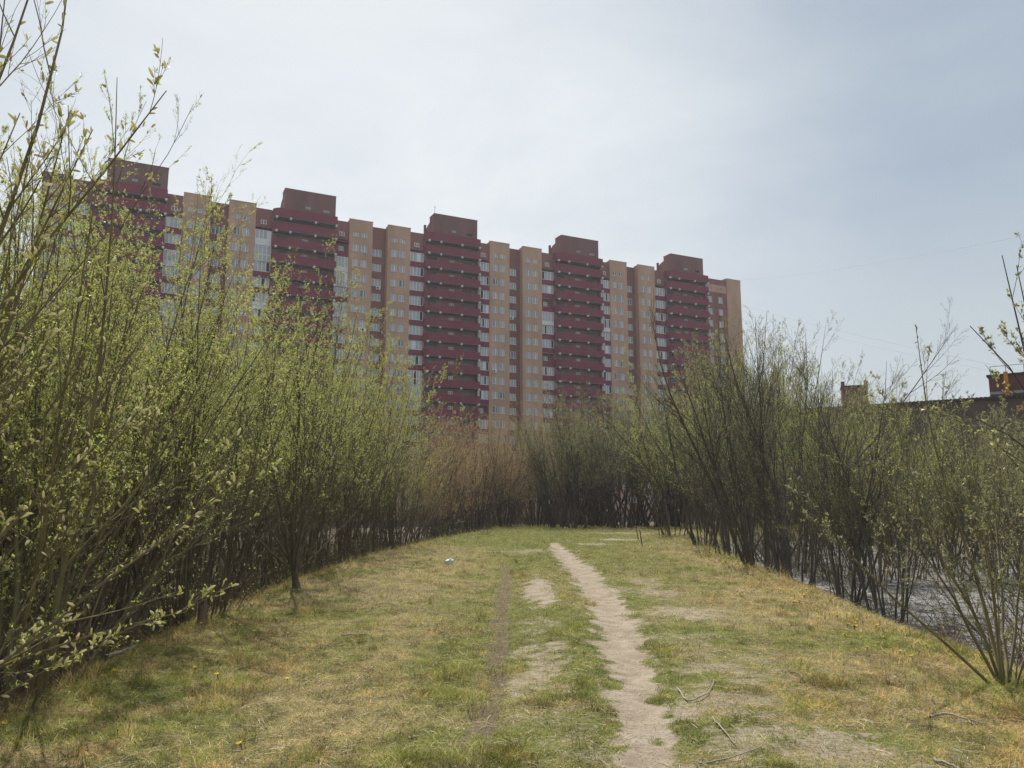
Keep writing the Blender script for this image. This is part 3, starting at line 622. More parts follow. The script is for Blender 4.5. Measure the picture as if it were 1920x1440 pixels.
ss = on_wall(1911); sg.location = (ga[0] + math.cos(gang) * ss + 0.06 * math.sin(gang), ga[1] + math.sin(gang) * ss - 0.06 * math.cos(gang), 10.4); sg.rotation_euler = (0, 0, gang)
MB().box(-0.26, 0.26, -0.04, 0, -0.2, 0.2).build('board', M['orange'], sg)
MB().add([(0.09 * math.cos(a), -0.045, 0.09 * math.sin(a)) for a in th], [tuple(range(16))]).build('spot', M['dark'], sg)
hy = 88.0; hx = (1616 - 960) / 1493 * hy
hut = empty('rooftop_hut', (hx, hy, 9.5), math.radians(-20), label='small square brick hut with two corner posts rising over the dark roof', cat='rooftop hut')
MB().box(-1.35, 1.35, 0, 2.6, 0, 5.35).build('wall', M['brick'], hut)
MB().box(-1.2, 1.2, -0.05, -0.003, 0, 5.1).build('brick_face', M['brown'], hut)
MB().box(-1.42, 1.42, -0.1, 2.7, 5.353, 5.5).build('roof', M['roofdark'], hut)
for xx in (-1.2, 1.2): MB().box(xx - 0.2, xx + 0.2, 0.1, 0.5, 5.503, 6.0).build('corner_post', M['brown'], hut)
my = 74.0; mx_ = (1874 - 960) / 1493 * my
mar = empty('maroon_building', (mx_, my, -1.0), math.radians(-37), label='maroon panelled building with a pale band and an orange post', cat='building')
MB().box(0, 22, 0, 12, 0, 14.65).build('wall', M['maroon'], mar)
MB().box(-0.15, 22.1, -0.15, 12.1, 14.653, 14.85).build('roof', M['roofdark'], mar)
MB().box(0, 22, -0.06, -0.003, 12.95, 13.2).build('pale_band', M['concrete'], mar)
MB().box(1.25, 1.6, -0.28, -0.063, 12.0, 15.0).build('orange_post', M['orange'], mar)
rail = MB()
for xx in (0.2, 1.45, 2.9): rail.box(xx - 0.03, xx + 0.03, 0.02, 0.08, 14.85, 15.65)
rail.box(0.2, 8, 0.03, 0.07, 15.6, 15.65); rail.build('railing', M['metal'], mar)

# overhead wires
def wire(name, a, b, sag, r, label):
    n = 24; t = np.linspace(0, 1, n)[:, None]; P = np.array(a) * (1 - t) + np.array(b) * t; P[:, 2] -= sag * 4 * (t * (1 - t))[:, 0]
    v, q, _ = tubes(P[None], np.full((1, n), r), 4)
    return tag(link(name, mesh_np(name, v, [q], M['metal'])), label, 'wire', 'overhead wires to the right of the block')

# ------------------------------------------------------------------ shrubs: stems, twigs, leaves and catkins
def grow(rng, P, D, Ln, K, up, wig):
    n = len(P); pts = np.empty((n, K, 3)); pts[:, 0] = P; d = norm(D); step = (Ln / (K - 1))[:, None]
    for i in range(1, K):
        pts[:, i] = pts[:, i - 1] + d * step
        d = norm(d + np.array([0, 0, up]) + wig * rng.normal(size=(n, 3)))
    return pts
def taper(R0, R1, K): return R0[:, None] * (1 - np.linspace(0, 1, K))[None] + R1[:, None] * np.linspace(0, 1, K)[None]
def tubes(pts, rad, m):
    n, K, _ = pts.shape
    tg = np.empty_like(pts); tg[:, 1:-1] = pts[:, 2:] - pts[:, :-2]; tg[:, 0] = pts[:, 1] - pts[:, 0]; tg[:, -1] = pts[:, -1] - pts[:, -2]
    tg = norm(tg); ref = np.where(np.abs(tg[:, :1, 2:3]) > 0.9, np.array([1.0, 0, 0]), np.array([0, 0, 1.0]))
    u = norm(np.cross(tg, np.broadcast_to(ref, tg.shape))); v = np.cross(tg, u)
    a = np.arange(m) * 2 * np.pi / m
    V = pts[:, :, None] + rad[:, :, None, None] * (u[:, :, None] * np.cos(a)[None, None, :, None] + v[:, :, None] * np.sin(a)[None, None, :, None])
    b = (np.arange(n)[:, None, None] * K + np.arange(K - 1)[None, :, None]) * m; j = np.arange(m)[None, None]; j2 = (j + 1) % m
    q = np.stack([b + j, b + j2, b + m + j2, b + m + j], -1).reshape(-1, 4)
    return V.reshape(-1, 3), q, n * K * m
def spawn(rng, pts, rad, Lp, cnt, t0, t1, amin, amax, fl, K, up, wig, rf=0.6, rmin=0.0012, falloff=0.55, bias=1.0):
    n, Kp, _ = pts.shape; pi = np.repeat(np.arange(n), cnt); N = len(pi)
    t = t0 + (t1 - t0) * rng.random(N) ** bias; x = t * (Kp - 1); i = np.minimum(x.astype(int), Kp - 2); f = (x - i)[:, None]
    P = pts[pi, i] * (1 - f) + pts[pi, i + 1] * f; tg = norm(pts[pi, i + 1] - pts[pi, i])
    rr = rad[pi, i] * (1 - f[:, 0]) + rad[pi, i + 1] * f[:, 0]
    rv = rng.normal(size=(N, 3)); pr = norm(rv - tg * (rv * tg).sum(1, keepdims=True)); a = rng.uniform(amin, amax, N)[:, None]
    D = tg * np.cos(a) + pr * np.sin(a); Ln = Lp[pi] * fl * rng.uniform(0.5, 1.15, N) * (1 - falloff * t)
    R0 = np.maximum(rr * rf, rmin)
    q = grow(rng, P, D, Ln, K, up, wig); return q, taper(R0, np.maximum(R0 * 0.35, rmin * 0.7), K), Ln
def sample_on(rng, pts, N, t0=0.1):
    n, K, _ = pts.shape; pi = rng.integers(0, n, N); x = (t0 + (1 - t0) * rng.random(N)) * (K - 1) * 0.9999; i = x.astype(int); f = (x - i)[:, None]
    return pts[pi, i] * (1 - f) + pts[pi, i + 1] * f, norm(pts[pi, i + 1] - pts[pi, i])
def leaves(rng, P, T, size, jitter=0.9, ratio=0.36, lift=0.25):
    N = len(P); d = norm(T + jitter * rng.normal(size=(N, 3)) + np.array([0, 0, lift])); s = norm(np.cross(d, rng.normal(size=(N, 3))))
    l = size * rng.uniform(0.55, 1.25, N)[:, None]; wv = l * ratio
    V = np.stack([P, P + d * l * 0.5 + s * wv * 0.5, P + d * l, P + d * l * 0.5 - s * wv * 0.5], 1).reshape(-1, 3)
    b = np.arange(N) * 4; return V, np.stack([b, b + 1, b + 2, b + 3], 1), np.repeat(np.clip(rng.normal(0.5, 0.24, N), 0, 1), 4)
def catkins(rng, P, T, size, rr=0.2):
    N = len(P); d = norm(T * 0.6 + 0.75 * rng.normal(size=(N, 3)) + np.array([0, 0, 0.5])); l = size * rng.uniform(0.6, 1.2, N)
    t = np.array([0, 0.18, 0.5, 0.82, 1.0]); pts = P[:, None] + d[:, None] * (l[:, None] * t[None])[:, :, None]
    pts[:, 2:, 2] += (l * 0.06)[:, None]; rad = (l * rr)[:, None] * np.array([0.25, 0.85, 1.0, 0.75, 0.12])[None]
    V, q, nv = tubes(pts, rad, 6); return V, q, np.repeat(np.clip(rng.normal(0.5, 0.25, N), 0, 1), 30)

_ex = [0, 60, 240, 330, 400, 450, 520, 557, 590, 640, 700, 750, 800, 850, 900, 950, 1000, 1050, 1100, 1150, 1200, 1250, 1290, 1330, 1380, 1420, 1470, 1500, 1560, 1600, 1650, 1700, 1750, 1800, 1850, 1920]
_ey = [280, 290, 305, 355, 490, 575, 575, 478, 480, 580, 670, 735, 758, 762, 768, 772, 770, 750, 730, 720, 730, 730, 690, 640, 615, 555, 590, 655, 690, 705, 700, 712, 735, 750, 755, 745]
def skyline(x, y):                            # wanted top height of a shrub standing at x, y
    return EYE + (947 - float(np.interp(960 + 1493 * x / y, _ex, _ey))) / 1493 * y
FR = random.Random(12)
class Tpl:
    """meshes of one kind of shrub: stems, foliage, catkins"""
    def __init__(s, name, seed, H, n0, spread, base_r, r0, up=0.05, n1=9, n2=7, n3=5, t1=0.25, l1=0.5, l2=0.5, l3=0.42, leafN=60000, leafS=0.03, leafm='leaf', ratio=0.36,
                 catN=0, catS=0.03, catm='catkin', bark='bark', wig=0.045, custom=None, lean=(0, 0), trunk=None, leaf_from=0.0, a1=(0.25, 0.75), low_bare=0.0, cat_t=0.0, w23=(0.35, 0.65), hvar=(0.55, 1.0), tw=1.0):
        rng = np.random.default_rng(seed)
        if trunk:                                   # one leaning trunk that forks low down
            tp_ = grow(rng, np.zeros((1, 3)), np.array([[trunk[0], trunk[1], 1.0]]), np.array([trunk[2]]), 5, 0.02, 0.03); tr = taper(np.array([trunk[3]]), np.array([trunk[3] * 0.7]), 5)
            tr[0, 0] *= 1.35; base = tp_[0, -1]
        az = rng.uniform(0, 2 * np.pi, n0); el = np.abs(rng.normal(0, 1, n0)) * spread * 0.6 + rng.uniform(0, spread * 0.5, n0); el = np.minimum(el, 1.15)
        D = np.stack([np.cos(az) * np.sin(el) + lean[0], np.sin(az) * np.sin(el) + lean[1], np.cos(el)], 1)
        rb_ = base_r * np.sqrt(rng.random(n0)); P = np.stack([np.cos(az) * rb_, np.sin(az) * rb_, np.full(n0, -0.15)], 1)
        if trunk: P = base + 0.4 * P * [1, 1, 0] - rng.random((n0, 1)) * norm(tp_[0, -1] - tp_[0, -2]) * trunk[2] * 0.55 
        Ln = H * rng.uniform(hvar[0], hvar[1], n0); R = r0 * (0.45 + 0.75 * rng.random(n0)) * (Ln / H)
        p0 = grow(rng, P, D, Ln, 10, up, wig); q0 = taper(R, np.full(n0, 0.003), 10)
        if custom is not None:
            cp = []
            for c in custom:
                c = np.array(c, float); tt = np.concatenate([[0], np.cumsum(np.linalg.norm(np.diff(c, axis=0), axis=1))]); x = np.linspace(0, tt[-1], 10)
                y = np.stack([np.interp(x, tt, c[:, k]) for k in range(3)], 1)
                for _ in range(2): y[1:-1] = 0.25 * y[:-2] + 0.5 * y[1:-1] + 0.25 * y[2:]
                cp.append(y + rng.normal(size=y.shape) * 0.012 * (np.arange(10) > 0)[:, None])
            cp = np.array(cp); cl = np.linalg.norm(np.diff(cp, axis=1), axis=2).sum(1)
            p0 = np.concatenate([p0, cp]); q0 = np.concatenate([q0, taper(np.clip(cl * 0.0056, 0.008, 0.032), np.full(len(cp), 0.0025), 10)]); Ln = np.concatenate([Ln, cl])
        p1, q1, L1 = spawn(rng, p0, q0, Ln, n1, t1, 0.97, *a1, l1, 7, up * 1.3, wig * 1.2, falloff=0.62)
        p2, q2, L2 = spawn(rng, p1, q1, L1, n2, 0.15, 1.0, *w23, l2, 5, up * 1.2, wig * 1.4)
        VV, QQ, o = [], [], 0
        sets = [(p0, q0, 6), (p1, q1, 4), (p2, q2, 3)]
        tips = [p2, p1[:, 2:]]
        if n3:
            p3, q3, L3 = spawn(rng, p2, q2, L2, n3, 0.2, 1.0, *w23, l3, 4, up, wig * 1.4, rmin=0.0010); sets.append((p3, q3, 3)); tips = [p3, p3, p2]
        if trunk: sets.append((tp_, tr, 10))
        for p, q, m in sets:
            v, f, nv = tubes(p, q * tw, m); VV.append(v); QQ.append(f + o); o += nv
        s.name = name; s.bark = mesh_np(name + '_stems', np.concatenate(VV), [np.concatenate(QQ)], M[bark], smooth=True)
        s.foliage = s.cat = None; s.top = float(np.percentile(p2[:, -1, 2], 99.3))
        if leafN:
            parts = [sample_on(rng, tp, leafN // len(tips) // 4) for tp in tips]; P = np.repeat(np.concatenate([a for a, b in parts]), 4, 0); T = np.repeat(np.concatenate([b for a, b in parts]), 4, 0); P = P + rng.normal(size=P.shape) * leafS * 0.16
            if low_bare > 0:
                k = rng.random(len(P)) < sstep(low_bare * 0.4, low_bare * 1.3, P[:, 2] / H); P, T = P[k], T[k]
            v, f, tint = leaves(rng, P, T, leafS, ratio=ratio); s.foliage = mesh_np(name + '_foliage', v, [f], M[leafm], dict(tint=tint))
        if catN:
            P, T = sample_on(rng, np.concatenate([p2[:, :5], p0[:, 5:]]) if not n3 else p2, catN, cat_t)
            k = P[:, 2] > 0.7; P, T = P[k], T[k]
            if custom is not None and len(custom):
                Pc, Tc = sample_on(rng, p0[-len(custom):, 3:], 34 * len(custom), 0.1); P = np.concatenate([P, Pc]); T = np.concatenate([T, Tc])
            v, f, tint = catkins(rng, P, T, catS * (1.0 if custom is None else 1.25), 0.2 if custom is None else 0.15); s.cat = mesh_np(name + '_catkins', v, [f], M[catm], dict(tint=tint), smooth=True)
    def place(s, x, y, label, cat='willow shrub', group=None, scale=1.0, rz=None, z=None, name='willow_shrub', sz=1.0, trunkname='stems', fit=None):
        if fit is None: fit = 0 if s.name in ('foreground_willow', 'near_willow', 'bramble', 'leaning_willow', 'maple_sapling', 'mud_edge_willow') else (2 if group else 1)
        z = hz(x, y) - 0.03 if z is None else z
        if fit and -60 < 960 + 1493 * x / y < 1980: scale = float(np.clip((skyline(x, y) - z) / s.top * (FR.uniform(0.95, 1.04) if fit == 1 else FR.uniform(0.84, 1.0)), 0.4, 1.6))
        o = empty(name, (x, y, z), random.uniform(0, 6.28) if rz is None else rz, label=label, cat=cat, group=group); o.scale = (scale, scale, scale * sz)
        link(trunkname, s.bark, o)
        if s.foliage: link('foliage', s.foliage, o)
        if s.cat: link('catkin_sprays', s.cat, o)
        return o
# ---- the kinds of shrub
def rel(B, *pts): return [np.array([0, 0, -0.1])] + [at(*p) - np.array(B) for p in pts]
fx, fy = -3.95, 4.6; FB = (fx, fy, hz(fx, fy) - 0.03)
fore = Tpl('foreground_willow', 1, 4.6, 7, 0.55, 0.35, 0.022, n1=9, n2=6, n3=3, l1=0.36, l2=0.45, leafN=7500, leafS=0.019, leafm='leafbright', catN=900, catS=0.038, bark='barkolive', wig=0.03, lean=(-0.15, 0.15), hvar=(0.5, 0.9),
           custom=[rel(FB, (-60, 640, 4.3), (0, 390, 4.2), (62, 290, 4.1), (100, 208, 4.1), (132, 97, 4.1), (134, 0, 4.1), (138, -120, 4.1)),
                   rel(FB, (-90, 760, 4.0), (0, 511, 3.9), (130, 405, 3.8), (205, 340, 3.75), (265, 262, 3.7), (318, 172, 3.7)),
                   rel(FB, (-160, 500, 3.7), (-70, 290, 3.6), (0, 150, 3.5), (50, 60, 3.5), (78, -10, 3.5), (100, -120, 3.5)),
                   rel(FB, (-20, 700, 4.4), (40, 500, 4.4), (78, 400, 4.3), (111, 316, 4.3), (150, 280, 4.3), (178, 247, 4.3)),
                   rel(FB, (-110, 640, 4.1), (-50, 440, 4.1), (10, 310, 4.1), (35, 215, 4.1)),
                   rel(FB, (-60, 800, 4.5), (20, 620, 4.5), (95, 420, 4.5), (118, 235, 4.5), (128, 200, 4.5)),
                   rel(FB, (-200, 1390, 4.4), (0, 1250, 4.4), (190, 1095, 4.5), (300, 1012, 4.6), (430, 940, 4.6), (495, 855, 4.6)),
                   rel(FB, (-200, 1330, 4.5), (0, 1262, 4.5), (190, 1180, 4.6), (300, 1148, 4.7), (352, 1147, 4.7)),
                   rel(FB, (-200, 1390, 4.4), (0, 1310, 4.4), (150, 1212, 4.5), (270, 1170, 4.6)),
                   rel(FB, (-150, 1150, 4.3), (20, 990, 4.4), (150, 860, 4.4), (300, 730, 4.5)),
                   rel(FB, (-150, 1000, 4.3), (0, 820, 4.3), (60, 700, 4.3), (110, 590, 4.3))])
near = Tpl('near_willow', 2, 5.7, 24, 0.5, 0.5, 0.026, n1=10, n2=7, n3=4, l1=0.42, l2=0.48, leafN=40000, leafS=0.020, leafm='leafbright', ratio=0.29, catN=1700, catS=0.045, bark='barkolive', wig=0.05, low_bare=0.26)
mids = [Tpl('willow', 3, 8.2, 24, 0.42, 0.6, 0.034, n1=11, n2=8, n3=5, l1=0.42, l2=0.45, leafN=86000, leafS=0.024, bark='bark', low_bare=0.40, hvar=(0.45, 1.0), wig=0.06),
        Tpl('willow', 4, 8.2, 22, 0.36, 0.8, 0.036, n1=11, n2=7, n3=5, l1=0.40, l2=0.45, leafN=90000, leafS=0.024, bark='bark', low_bare=0.40, catN=2600, catS=0.042, cat_t=0.3, hvar=(0.68, 1.0), wig=0.06),
        Tpl('willow', 5, 8.2, 28, 0.36, 0.7, 0.030, n1=9, n2=8, n3=5, l1=0.38, l2=0.5, leafN=86000, leafS=0.024, bark='bark', low_bare=0.45, hvar=(0.45, 1.0), wig=0.055)]
tree = Tpl('willow_tree', 6, 7.0, 17, 0.62, 0.22, 0.034, n1=11, n2=7, n3=5, l1=0.42, l2=0.45, leafN=72000, leafS=0.023, bark='bark', low_bare=0.30, trunk=(-0.22, 0.0, 0.9, 0.085), hvar=(0.6, 0.98))
bare = [Tpl('bare_willow', 7, 8.0, 14, 0.34, 0.5, 0.034, n1=12, n2=9, n3=5, l1=0.38, l2=0.45, leafN=26000, leafS=0.020, leafm='leafsage', bark='barkgrey', low_bare=0.22, catN=500, catS=0.03, cat_t=0.4, tw=1.35, wig=0.06),
        Tpl('bare_willow', 8, 8.0, 15, 0.42, 0.6, 0.034, n1=12, n2=9, n3=5, l1=0.42, l2=0.45, leafN=30000, leafS=0.021, leafm='leafsage', bark='barkgrey', low_bare=0.25, tw=1.35, wig=0.06)]
rust = [Tpl('rusty_shrub', 9, 12.2, 32, 0.5, 0.9, 0.040, n1=9, n2=7, n3=5, l1=0.34, l2=0.45, leafN=110000, leafS=0.042, leafm='leafrust', bark='barkred', low_bare=0.24, tw=1.3, hvar=(0.6, 1.0), wig=0.06),
        Tpl('rusty_shrub', 10, 12.2, 30, 0.5, 0.9, 0.042, n1=10, n2=7, n3=5, l1=0.34, l2=0.45, leafN=96000, leafS=0.042, leafm='leafrust', bark='barkgrey', low_bare=0.22, tw=1.3, hvar=(0.6, 1.0), wig=0.06)]
dome = [Tpl('domed_willow', 11, 13.4, 26, 0.55, 1.1, 0.060, n1=11, n2=8, n3=5, l1=0.36, l2=0.42, leafN=110000, leafS=0.042, leafm='leafsage', bark='barkgrey', low_bare=0.32, tw=1.4, hvar=(0.75, 1.0)),
        Tpl('domed_willow', 12, 13.4, 22, 0.62, 1.0, 0.060, n1=11, n2=8, n3=5, l1=0.38, l2=0.42, leafN=95000, leafS=0.042, leafm='leafsage', bark='barkgrey', low_bare=0.32, tw=1.4, hvar=(0.75, 1.0))]
scrub = [Tpl('bramble', 13, 1.7, 34, 0.95, 0.7, 0.010, n1=7, n2=4, n3=0, l1=0.5, leafN=500, leafS=0.03, bark='barkred', wig=0.08, a1=(0.3, 0.9)),
         Tpl('bramble', 14, 1.9, 26, 0.75, 0.6, 0.011, n1=8, n2=5, n3=0, l1=0.45, leafN=900, leafS=0.03, bark='bark', wig=0.08)]

# ---- willows on the left, nearest first
fore.place(fx, fy, 'foreground willow arching in over the upper-left corner with fuzzy catkins on long sprigs', rz=0)
near.place(-4.35, 7.1, 'near catkin willow crowding the left edge above the matted bank', rz=0.4, scale=1.0)
near.place(-6.3, 7.4, 'catkin willow half cut off by the left edge of the photo', rz=2.2, scale=0.98)
mids[1].place(-5.9, 10.6, 'tallest green willow on the left, its top crossing the left end of the apartment block', rz=1.0, scale=0.93)
mids[2].place(-4.75, 11.9, 'broad willow clump with many stems beside the splintered stump', rz=3.2, scale=0.92)
mids[0].place(-7.6, 13.4, 'willow behind the tallest green one, seen in front of the cream wall bays', rz=0.2, scale=1.02)
tx, ty = ground_at(557, 1103)
tree.place(tx, ty, 'willow tree on one leaning dark trunk at the edge of the straw bank', cat='willow tree', rz=0.0, scale=1.0, name='willow_tree', trunkname='trunk')
mids[0].place(-6.9, 17.8, 'willow right behind the single-trunk tree, yellow-green at its crown', rz=4.0, scale=1.0)
mids[2].place(-5.6, 20.8, 'slim willow just beyond the single-trunk tree along the left bank', rz=5.0, scale=0.98)
mids[1].place(-5.4, 25.5, 'pale green willow ending the high part of the left row', rz=2.0, scale=1.02)
mids[0].place(-5.35, 31.0, 'round-topped yellow-green willow in front of the third cream bay', rz=1.3, scale=1.0)
mids[2].place(-5.2, 37.0, 'smaller yellow-green willow at the far end of the left row', rz=0.7, scale=0.98)
gl = 'willows packed together behind the left bank'
ll = 'slender multi-stemmed willow in the dense green thicket behind the left bank'
for x, y, s, t in [(-8.4, 9.2, 1.0, 2), (-10.5, 12.5, 1.0, 1), (-9.3, 16.0, 1.1, 2), (-6.7, 9.4, 0.86, 1), (-9.6, 11.4, 1.1, 1), (-7.4, 11.9, 0.97, 1), (-6.2, 9.0, 0.84, 1), (-8.2, 10.4, 0.97, 1), (-12.0, 17.5, 1.02, 0), (-8.3, 20.5, 1.05, 1), (-11.0, 22.5, 1.0, 2), (-7.6, 24.0, 0.98, 0), (-14.5, 23.0, 1.0, 1), (-8.4, 28.0, 1.0, 2), (-11.5, 28.5, 1.0, 0),
                   (-15.5, 30.0, 1.05, 2), (-8.0, 33.5, 1.0, 1), (-11.5, 35.0, 1.0, 0), (-7.6, 39.0, 1.0, 2), (-16.5, 38.0, 1.1, 1), (-11.0, 41.5, 1.05, 2), (-20.0, 33.0, 1.1, 0), (-21.0, 42.0, 1.1, 2), (-7.4, 44.5, 1.0, 0), (-13.0, 48.0, 1.1, 1), (-19.0, 50.0, 1.15, 0), (-26.0, 46.0, 1.15, 1)]:
    mids[t].place(x, y, ll, group=gl, scale=s)

# ---- rusty and grey shrubs closing the track off
lr = 'slender rusty-budded shrub in the row below the apartment block'
for i, (px, Y, s, t) in enumerate([(742, 50, 0.90, 1), (775, 46, 0.80, 0), (800, 58, 1.0, 0), (835, 54, 0.90, 1), (858, 62, 1.02, 0), (890, 57, 0.86, 1), (915, 64, 1.0, 0), (945, 60, 0.86, 1), (975, 66, 0.98, 0), (1005, 63, 0.86, 1), (1035, 70, 1.04, 0), (1065, 72, 1.12, 0), (820, 70, 1.05, 1), (880, 72, 1.1, 0), (940, 74, 1.05, 1), (1000, 76, 1.05, 0)]):
    rust[t].place((px - 960) / 1493 * Y, Y, lr, 'shrub', 'rusty shrubs closing the far end of the track', s, name='rusty_shrub')
dome[0].place((1165 - 960) / 1493 * 58, 58, 'broad dome-shaped grey-green willow in the centre of the far row', scale=0.86, rz=0.3, name='domed_willow')
dome[1].place((1075 - 960) / 1493 * 56, 56, 'dark-stemmed willow just beside the broad dome-shaped one, fanning its stems', scale=0.76, rz=1.7, name='domed_willow')
dome[1].place((1225 - 960) / 1493 * 60, 60, 'grey-green willow against the last balcony stack of the block', scale=0.84, rz=3.9, name='domed_willow')
for px, Y, rz in ((1130, 61, 2.2), (1190, 63, 5.1), (1042, 60, 0.9), (1250, 64, 4.4), (1100, 66, 3.0)):
    dome[px % 4 // 2].place((px - 960) / 1493 * Y, Y, 'grey-green willow in the tangled middle of the far row', group='willows in the middle of the far row', rz=rz, name='domed_willow', fit=1)
ld = 'dull grey-green willow standing behind the far end of the track'
for px, Y, s, t in [(1120, 74, 1.0, 0), (1270, 60, 0.92, 0), (1300, 70, 0.95, 1), (1340, 62, 0.86, 0), (1390, 68, 0.85, 1), (1440, 60, 0.80, 0), (1500, 66, 0.84, 1), (1560, 60, 0.78, 0), (1010, 80, 0.9, 1), (900, 80, 0.9, 0)]:
    dome[t].place((px - 960) / 1493 * Y, Y, ld, group='dull willows across the far end', scale=s, name='domed_willow')

# ---- right-hand side
R_ = [(1262, 43, 0.95, 'm1', 'yellow-green willow at the bend where the track turns out of sight'),
      (1318, 33, 0.98, 'b0', 'thin willow whose open top crosses the last balcony stack'),
      (1372, 27, 0.98, 'b1', 'willow with a leafy top in front of the end wall of the block'),
      (1428, 22.5, 1.12, 'b0', 'tallest bare willow on the right, against plain sky beside the block'),
      (1488, 20.0, 0.92, 'b1', 'bare bushy willow one step nearer than the tallest bare one'),
      (1572, 17.0, 0.66, 'b0', 'twiggy willow below the rooftop hut, feet in grey mud'),
      (1650, 15.5, 0.56, 'b1', 'low spreading willow in front of the long dark building')]
kinds = dict(m1=mids[1], b0=bare[0], b1=bare[1])
for px, Y, s, k, l in R_: kinds[k].place((px - 960) / 1493 * Y, Y, l, scale=s, name='willow_shrub')
lrg = 'grey-stemmed willow standing in the thicket over the grey mud flat'
for px, Y, s, t in [(1780, 27.5, 0.92, 1), (1870, 26, 0.90, 0), (1690, 28, 0.94, 1), (1760, 31, 1.0, 0), (1850, 31, 0.98, 1), (1625, 27, 0.86, 1), (1560, 28, 0.92, 0), (1480, 31, 1.0, 1), (1680, 34, 1.05, 2), (1800, 35, 1.08, 1), (1920, 29, 0.98, 0), (1960, 24, 0.9, 1), (1600, 38, 1.1, 1), (1720, 41, 1.15, 0), (1840, 40, 1.15, 1), (1390, 38, 1.05, 1), (1500, 44, 1.1, 2), (1960, 38, 1.15, 0), (1420, 50, 1.1, 1), (1660, 48, 1.2, 2), (1760, 50, 1.25, 1), (1880, 50, 1.25, 2), (1560, 50, 1.15, 1), (1340, 48, 1.0, 2), (1930, 45, 1.2, 1), (1450, 36, 1.02, 2), (1640, 43, 1.15, 1)]:
    (bare if t < 2 and (int(px) // 20) % 3 else mids)[t].place((px - 960) / 1493 * Y, Y, lrg, group='willows over the grey mud flat', scale=s)
nr = Tpl('mud_edge_willow', 31, 4.3, 14, 0.6, 0.4, 0.022, n1=11, n2=8, n3=4, l1=0.42, l2=0.48, leafN=30000, leafS=0.020, leafm='leafsage', catN=900, catS=0.032, catm='catkingrey', bark='bark', wig=0.04, low_bare=0.2, lean=(-0.1, 0))
nr.place(7.3, 10.6, 'grey-catkin willow at the edge of the mud, behind the leaning one', rz=0.5)
nr.place(9.4, 14.0, 'second grey-catkin willow out on the mud near the right edge', rz=2.6, scale=1.1)
rx, ry = ground_at(1885, 1283); RB = (rx, ry, hz(rx, ry) - 0.03)
rn = Tpl('leaning_willow', 21, 2.6, 5, 0.5, 0.12, 0.018, n1=8, n2=6, n3=3, l1=0.34, l2=0.45, leafN=9000, leafS=0.024, leafm='leafsage', catN=520, catS=0.034, catm='catkingrey', bark='barkolive', wig=0.035, lean=(0.2, 0.1),
         custom=[rel(RB, (1800, 1228, 7.5), (1640, 1092, 7.3), (1545, 985, 7.2), (1480, 880, 7.1)), rel(RB, (1800, 1130, 7.7), (1705, 1000, 7.6), (1655, 900, 7.6), (1590, 790, 7.6)),
                 rel(RB, (1858, 1150, 7.8), (1795, 985, 7.8), (1748, 830, 7.8), (1728, 700, 7.8), (1718, 612, 7.8)), rel(RB, (1862, 1100, 7.6), (1830, 940, 7.5), (1800, 820, 7.5), (1790, 740, 7.5)),
                 rel(RB, (1885, 1130, 8.0), (1860, 960, 8.0), (1862, 840, 8.0), (1880, 760, 8.0)), rel(RB, (1850, 1180, 7.4), (1740, 1020, 7.2), (1700, 860, 7.1), (1672, 760, 7.1)), rel(RB, (1910, 1120, 7.7), (1930, 960, 7.7), (1925, 800, 7.7))])
rn.place(rx, ry, 'leaning willow at the right edge, its long bare stems fanning out from the dry bank', rz=0.0)
sx, sy = 4.15, 5.1; SB = (sx, sy, hz(sx, sy) - 0.03)
sap = Tpl('maple_sapling', 22, 2.5, 3, 0.4, 0.05, 0.014, n1=5, n2=4, n3=0, l1=0.28, l2=0.4, leafN=2600, leafS=0.026, leafm='leafsage', ratio=0.5, bark='barkgrey', wig=0.03, lean=(0.35, 0.1),
          custom=[rel(SB, (2040, 1050, 5.1), (1985, 840, 5.0), (1925, 700, 4.9), (1897, 610, 4.9), (1895, 540, 4.9), (1878, 474, 4.9)), rel(SB, (2040, 1000, 5.1), (1990, 800, 5.0), (1935, 700, 4.9), (1880, 672, 4.9), (1818, 610, 4.9)),
                  rel(SB, (2030, 1000, 5.1), (1985, 760, 5.0), (1925, 650, 4.95), (1908, 570, 4.95), (1899, 500, 4.95)), rel(SB, (2060, 1000, 5.0), (1980, 860, 4.9), (1900, 810, 4.9), (1800, 770, 4.9)), rel(SB, (2060, 900, 5.0), (2000, 720, 4.9), (1950, 640, 4.9), (1915, 545, 4.9))])
sap.place(sx, sy, 'leafing sapling whose budded twigs rise against the sky at the right edge', 'sapling', rz=0.0, name='maple_sapling')

